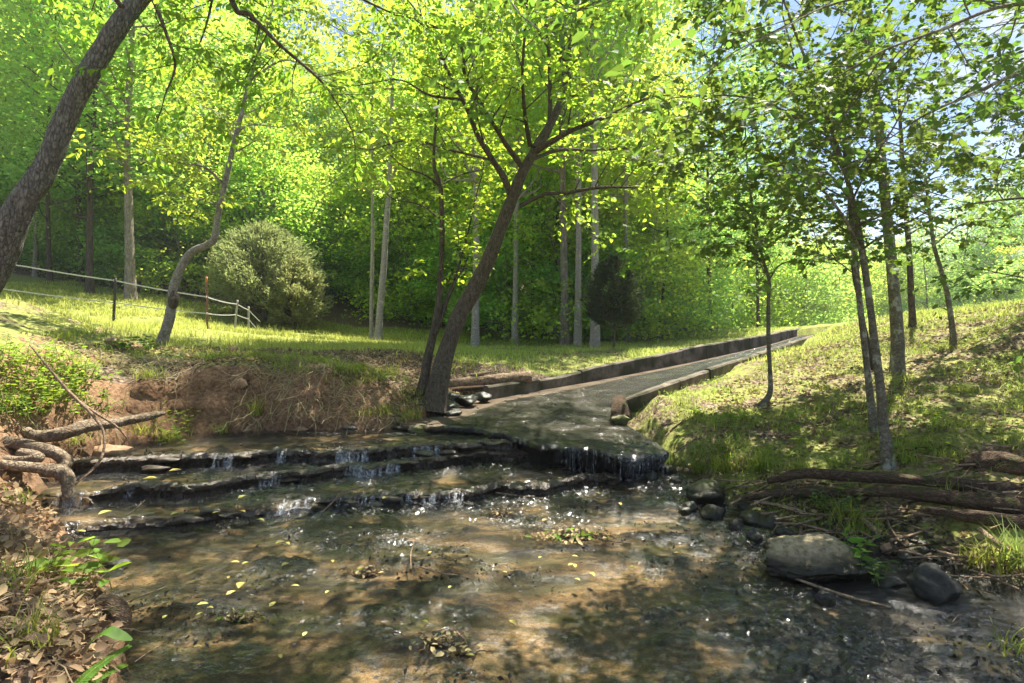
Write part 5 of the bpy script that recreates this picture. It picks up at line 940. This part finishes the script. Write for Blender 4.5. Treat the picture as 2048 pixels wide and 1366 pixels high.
# meadow
def meadow_f(x, y):
    px = x/y*F+1024; bare = fbm(x, y, .9, 3, 71); return ((y < edge_at(x)+.5) & (px > -150)).astype(float)*np.clip((y-7.2)*.6, .05, 1)*np.clip((bare-.32)*5, 0.05, 1)
p = scatter(95000, -17, -1.5, 6.2, 22, meadow_f); g = Geo(); n = len(p); blades(g, p, r.uniform(.05, .15, n), r.uniform(.2, 1.0, n), r, .007*np.ones(n)*np.clip(p[:, 1]/10, .7, 2), 2)
p = scatter(2600, -17, -1.5, 9, 22, meadow_f); n = len(p); blades(g, p, r.uniform(.15, .34, n), r.uniform(.2, .7, n), r, .008*np.ones(n), 2)
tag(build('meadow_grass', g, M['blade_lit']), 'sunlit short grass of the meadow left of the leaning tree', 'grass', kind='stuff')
def mid_f(x, y):
    b = fbm(x, y, 1.0, 3, 73); inch = inpoly(CHP, x, y) | inpoly(CHP, x+.22, y-.22) | inpoly(CHP, x-.15, y+.15); return ((y < edge_at(x)+.5) & ~inch).astype(float)*np.clip((b-.40)*4, .0, 1)*np.where(y > 11, 1, .6)
p = scatter(52000, -2, 9, 8.3, 20, mid_f); g = Geo(); n = len(p); blades(g, p, r.uniform(.05, .13, n), r.uniform(.2, 1.0, n), r, .009*np.ones(n), 2)
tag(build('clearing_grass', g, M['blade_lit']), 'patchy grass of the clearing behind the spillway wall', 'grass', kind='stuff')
def right_f(x, y):
    b = fbm(x, y, 1.6, 4, 75); s = sdist(x, y); onsp = inpoly(CHP, x, y) | inpoly(CHP, x-.16, y+.1) | (x < (y-8.6)*.95+.6); return ((s < -.08) & ~onsp & (x > 1.3)).astype(float)*np.clip((b-.47)*5, .02, 1)
p = scatter(90000, 1.3, 10, 3.0, 14, right_f); g = Geo(); n = len(p); blades(g, p, r.uniform(.025, .09, n), r.uniform(.3, 1.2, n), r, .0045*np.ones(n), 2)
n2 = 42000; p = scatter(n2, 1.3, 10, 3.2, 14, right_f); m = len(p); leaves(g, p+(0, 0, .02)+r.uniform(0, .05, (m, 1))*(0, 0, 1), nrm(r.normal(0, 1, (m, 3))*(1, 1, .4)), nrm(r.normal(0, .5, (m, 3))+(0, 0, 1)), r.uniform(.012, .035, m), DIA, DF)
tag(build('bank_grass', g, M['blade']), 'low grass and moss covering the right slope', 'grass', kind='stuff')
def lit_f(x, y):
    s = sdist(x, y); st = np.where((x < 0) & ((height(x, y+.08)-height(x, y-.08)) > .09), .12, 1); onsp = (x < (y-5.9)*.78+1.75) & (y > 5.0) & (x > -.5); return ((s < -.05) & ~onsp).astype(float)*st
p = np.concatenate([scatter(42000, 1.3, 10, 3, 13, lit_f), scatter(14000, -5, -.6, 5.8, 9, lit_f), scatter(6000, -2, 6, 8.5, 14, lambda x, y: (~(inpoly(CHP, x, y) | inpoly(CHP, x+.15, y-.15))).astype(float))]); g = Geo(); n = len(p)
leaves(g, p+(0, 0, .012), nrm(r.normal(0, 1, (n, 3))*(1, 1, .3)), nrm(r.normal(0, .55, (n, 3))+(0, 0, 1)), r.uniform(.02, .055, n), DIA, DF, 1.1)
tag(build('leaf_litter', g, M['litter']), 'brown dead leaf litter spread over the banks', 'leaf litter', kind='stuff')
p = scatter(9000, -3.6, -1.3, 1.6, 4.4, lambda x, y: (sdist(x, y) < -.02).astype(float)); g = Geo(); n = len(p)
leaves(g, p+(0, 0, .02)+r.uniform(0, .05, (n, 1))*(0, 0, 1), nrm(r.normal(0, 1, (n, 3))*(1, 1, .5)), nrm(r.normal(0, .8, (n, 3))+(0, 0, 1)), r.uniform(.02, .06, n), LEAF, LF, 1.3)
tag(build('leaf_litter', g, M['litter']), 'pile of dead tan leaves on the near left shore', 'leaf litter', kind='stuff')
x = r.uniform(-3.3, 2.6, 16000); y = r.uniform(1.9, 5.3, 16000); k = (sdist(x, y) > .03) & (r.uniform(0, 1, 16000) < np.clip((fbm(x+y*.4, y*2.2, 2.2, 4, 95)-.50)*6, .015, 1)); x = x[k]; y = y[k]; m = len(x)
g = Geo(); leaves(g, np.stack([x, y, level(x, y)-.004+r.uniform(0, .012, m)], -1), nrm(r.normal(0, 1, (m, 3))*(1, 1, .4)), nrm(r.normal(0, .7, (m, 3))+(0, 0, 1)), r.uniform(.008, .032, m), DIA, DF, .8)
tag(build('stream_debris', g, M['rockdark'], smooth=False), 'scattered dark wet leaf bits and grit lying in the shallow stream', 'debris', kind='stuff')
# straw & fine roots draped on the left banks
def strands(n, x0, x1, y0, y1, ln, down, rr, cond, wd=.0022):
    g = Geo(); p = scatter(n, x0, x1, y0, y1, cond); m = len(p); a = r.uniform(0, 6.283, m); V = []; seg = 4; L_ = r.uniform(*ln, m)
    d = np.stack([np.cos(a), np.sin(a)*.8-down*.5, r.uniform(-.2, .5, m)-down], -1); c = p+(0, 0, .03)+r.normal(0, .02, (m, 3)); s = nrm(np.cross(d, (0.3, -.6, .7))); w_ = wd*r.uniform(.5, 1.5, m)
    for k in range(seg+1):
        z = height(c[:, 0], c[:, 1])+.006+.01*rr; c = c.copy(); c[:, 2] = np.maximum(c[:, 2], z); V += [c-s*w_[:, None], c+s*w_[:, None]]; d = nrm(d+r.normal(0, .4, (m, 3))-(0, 0, .15)); c = c+d*(L_/seg)[:, None]
    V = np.stack(V, 1); mm = 2*(seg+1); f = np.array([(2*k, 2*k+1, 2*k+3, 2*k+2) for k in range(seg)]); g.add(V.reshape(-1, 3), (f[None]+(np.arange(m)*mm)[:, None, None]).reshape(-1, 4)); return g
tag(build('dry_roots', strands(8000, -4.8, -1.0, 4.6, 6.9, (.12, .4), .8, 1, lambda x, y: (sdist(x, y) < -.03).astype(float)*np.clip((fbm(x, y, 1.6, 3, 81)-.40)*5, .05, 1), .0024), M['straw']), 'tangled dry grass and fine roots hanging on the clay bank', 'dry grass', kind='stuff')
tag(build('dry_straw', strands(11000, -3.8, -1.3, 1.5, 4.8, (.05, .16), .1, 2, lambda x, y: (sdist(x, y) < -.01).astype(float)*np.clip((fbm(x, y, 2.2, 3, 83)-.38)*5, .08, 1), .0018), M['straw']), 'matted dry straw on the near left shore', 'dry grass', kind='stuff')
def tuft(px, py, Y, n, h, label, group=None, mt='blade', w=.004, ground=True, spread=.04):
    p = P(px, py, Y)
    if ground: p[2] = max(float(height(p[0], p[1])), float(level(p[0], p[1])))
    g = Geo(); b = np.zeros((n, 3)); b[:, :2] = r.normal(0, spread, (n, 2)); blades(g, b, r.uniform(h*.5, h, n), r.uniform(.2, 1.5, n), r, w*np.ones(n), 4)
    return tag(build('grass_tuft', g, M[mt], at=p), label, 'grass tuft', group)
tuft(517, 842, 6.0, 70, .26, 'bright green grass tuft growing on the clay bank above the pool', w=.005)
tuft(442, 860, 5.85, 50, .16, 'smaller grass tuft at the pool edge left of the bright tuft', w=.004)
for px, py, Y, n, h, lb in [(770, 842, 6.2, 90, .16, 'grass tuft on the mound left of the leaning tree foot'), (820, 836, 6.25, 110, .18, 'dense grass tuft directly under the leaning tree'), (735, 850, 6.15, 60, .12, 'short grass tuft at the left foot of the mound by the pool'), (340, 885, 5.55, 80, .18, 'dark grass tuft at the left corner of the pool'), (275, 850, 5.4, 60, .2, 'grass tuft above the corner of the pool'),
   (1450, 940, 5.0, 130, .24, 'tall grass tuft at the water edge left of the logs'), (1520, 945, 4.75, 140, .26, 'tall dense grass tuft just left of the long log'), (1400, 925, 5.2, 80, .16, 'low grass tuft beside the spillway corner'), (1700, 1010, 3.8, 110, .2, 'grass tuft growing between the logs on the right'), (1720, 1040, 3.7, 90, .14, 'grass tuft in front of the split log'), (1975, 1135, 3.25, 110, .26, 'grass tuft at the water line near the right edge'), (2045, 1110, 3.2, 100, .28, 'tall grass tuft cut by the right picture edge'), (1890, 985, 3.85, 60, .22, 'thin grass tuft standing on the split log'), (1810, 940, 4.3, 60, .18, 'grass tuft at the foot of the nearest slim trunk'), (2040, 1270, 2.5, 60, .1, 'green weed clump in the water at the right edge'),
   (60, 1290, 2.2, 60, .2, 'grass tuft in the bottom left corner'), (20, 1180, 2.6, 70, .2, 'dark grass tuft at the left edge above the bottom corner'), (20, 970, 3.7, 60, .16, 'grass tuft at the left edge below the looping root'), (15, 810, 4.6, 70, .2, 'shaded grass tuft on the upper left bank edge'), (150, 800, 4.9, 70, .16, 'grass tuft beside the hanging dead branch'), (300, 770, 5.8, 80, .18, 'grass tuft on the lip of the left bank'), (1340, 890, 5.45, 80, .14, 'grass tuft by the right corner of the spillway lip'), (1600, 950, 4.6, 80, .16, 'grass tuft right behind the left end of the long log')]:
    tuft(px, py, Y, n, h, lb, spread=.06)
for k in range(60):
    px = r.uniform(1340, 2048); py = r.uniform(760, 940)
    for Y in np.arange(3.6, 12, .1):
        p = P(px, py, Y)
        if float(height(p[0], p[1])) > p[2]: break
    tuft(px, py, Y, 40, .1, 'small grass tuft scattered on the right slope', 'grass tufts on the right slope', spread=.07)
for k in range(70):
    px = r.uniform(100, 820); Y = r.uniform(6.3, 7.4); p = P(px, 700, Y)
    tuft(px, 700, Y, 50, .16, 'small grass tuft along the lip of the clay bank', 'grass tufts on the clay bank lip', spread=.09)
def weed(px, py, Y, h, ls, nst, label, group=None, mt='leaf_weed', sp=.10, asp=.8, droop=.1, nl=7, ground=True):
    p = P(px, py, Y)
    if ground: p[2] = max(float(height(p[0], p[1])), 0)
    root = empty('weed', p, label, 'plant', group); gs = Geo(); g = Geo()
    for k in range(nst):
        b = np.array((r.normal(0, sp), r.normal(0, sp), 0)); d = nrm(np.array((r.normal(0, .35), r.normal(0, .35), 1))); hh = h*r.uniform(.6, 1.1); pts = spline([b, b+d*hh*.5, b+d*hh+np.array((d[0], d[1], 0))*hh*.3], 3); tube(gs, pts, np.linspace(.003, .0012, len(pts)), 4)
        n = nl; t = np.linspace(.3, 1, n); q = np.stack([np.interp(t, np.linspace(0, 1, len(pts)), pts[:, c]) for c in range(3)], -1); a = np.arange(n)*2.4+r.uniform(0, 6); ax = np.stack([np.cos(a), np.sin(a), .25-droop+a*0], -1)
        leaves(g, q, ax, nrm(r.normal(0, .35, (n, 3))+(0, 0, 1)), ls*r.uniform(.6, 1.2, n), LEAF, LF, asp)
    build('stem', gs, M['blade'], root); build('foliage', g, M[mt], root); return root
weed(100, 1195, 2.85, .22, .10, 5, 'bright yellow-green broad-leaved plant on the near left shore', sp=.05, nl=6)
weed(140, 1190, 2.8, .26, .10, 4, 'taller broad-leaved plant beside the dark arched root', sp=.05, nl=5)
weed(320, 850, 5.5, .34, .07, 8, 'leafy vine hanging at the left corner of the pool', sp=.12)
weed(345, 800, 5.7, .3, .06, 7, 'leafy sprig on the bank above the hanging vine', sp=.12)
weed(850, 850, 6.1, .16, .06, 8, 'fresh green plant between the leaning tree and the spillway', sp=.07)
weed(1715, 1120, 3.22, .14, .07, 3, 'small green plant growing on the pale boulder', sp=.03, ground=False)
weed(1745, 1160, 3.15, .12, .045, 12, 'mossy leaf clump on the right end of the pale boulder', sp=.04, ground=False, mt='leaf_dark')
weed(1690, 1000, 3.9, .2, .055, 10, 'leafy plant between the logs at the right', sp=.08, mt='leaf_dark')
weed(260, 695, 7.0, .2, .10, 8, 'dark green leafy plant left of the crooked tree foot', sp=.16, mt='leaf_dark')
weed(340, 712, 7.2, .2, .09, 8, 'dark green leafy plant at the foot of the crooked tree', sp=.16, mt='leaf_dark')
for k in range(46):
    px = r.uniform(-20, 190); t = r.uniform(0, 1); py = 655+t*150+px*.25; Y = 5.0-t*.5+px*.003
    weed(px, py, Y, r.uniform(.14, .28), r.uniform(.03, .055), 7, 'leafy green weed in the thicket on top of the left bank', 'weeds on top of the left bank', sp=.10)
for k in range(34):
    px = r.uniform(1360, 2040); py = r.uniform(820, 960)
    for Y in np.arange(3.6, 12, .1):
        p = P(px, py, Y)
        if float(height(p[0], p[1])) > p[2]: break
    weed(px, py, Y, r.uniform(.06, .16), r.uniform(.03, .06), 4, 'small leafy seedling on the right slope', 'seedlings on the right slope', 'leaf_weed', sp=.05, nl=5)
for k in range(16):
    px = r.uniform(430, 840); Y = r.uniform(6.2, 7.2); weed(px, 700, Y, r.uniform(.08, .18), .04, 5, 'small leafy weed on the clay bank behind the pool', 'weeds on the clay bank', sp=.08)
# big single leaf and fern at lower left
org = P(165, 1330, 2.25); root = empty('broadleaf_plant', org, 'plant with one large drooping green leaf at the lower left water edge', 'plant'); g = Geo()
pts = spline([P(160, 1335, 2.25)-org, P(175, 1295, 2.25)-org, P(195, 1272, 2.25)-org, P(215, 1264, 2.25)-org], 4); tube(g, pts, .003, 5); build('stem', g, M['blade'], root)
ml = spline([P(190, 1276, 2.25)-org, P(215, 1263, 2.25)-org, P(240, 1272, 2.25)-org, P(264, 1280, 2.25)-org], 5); n = len(ml); wd = .024*np.sin(np.linspace(.12, 3.0, n))**.8; V = np.stack([ml+np.stack([wd*0, wd, wd*.35], -1), ml, ml+np.stack([wd*0, -wd, -wd*.1], -1)], 1)
i, j = np.meshgrid(np.arange(n-1), np.arange(2), indexing='ij'); g = Geo(); g.add(V, np.stack([i*3+j, i*3+j+1, (i+1)*3+j+1, (i+1)*3+j], -1).reshape(-1, 4)); build('leaf', g, M['leaf_left'], root)
for lb, a, b in (('upper bright fern frond reaching over the water at the bottom left', [(140, 1385, 2.05), (180, 1345, 2.12), (220, 1315, 2.2), (258, 1292, 2.25)], 22), ('lower darker fern frond at the bottom left edge', [(130, 1400, 2.05), (180, 1365, 2.12), (225, 1340, 2.2), (250, 1330, 2.25)], 20)):
    pts = spline([P(*q) for q in a], 6); org = pts[0]; root = empty('fern_frond', org, lb, 'fern'); g = Geo(); tube(g, pts, .0018, 4); build('stem', g, M['blade'], root, origin=org); g = Geo(); t = np.linspace(.1, 1, b); q = np.stack([np.interp(t, np.linspace(0, 1, len(pts)), pts[:, c]) for c in range(3)], -1); T_ = nrm(pts[-1]-pts[0]); sd = nrm(np.cross(T_, (0, -.5, 1)))
    for s in (1, -1): leaves(g, q, np.tile(sd*s, (b, 1))+T_*.25, np.tile((0, -.5, 1.), (b, 1)), .030*(1-t*.55), LEAF, LF, 1.1)
    build('leaflets', g, M['leaf_weed'], root, origin=org)
print('objects', len(bpy.data.objects))
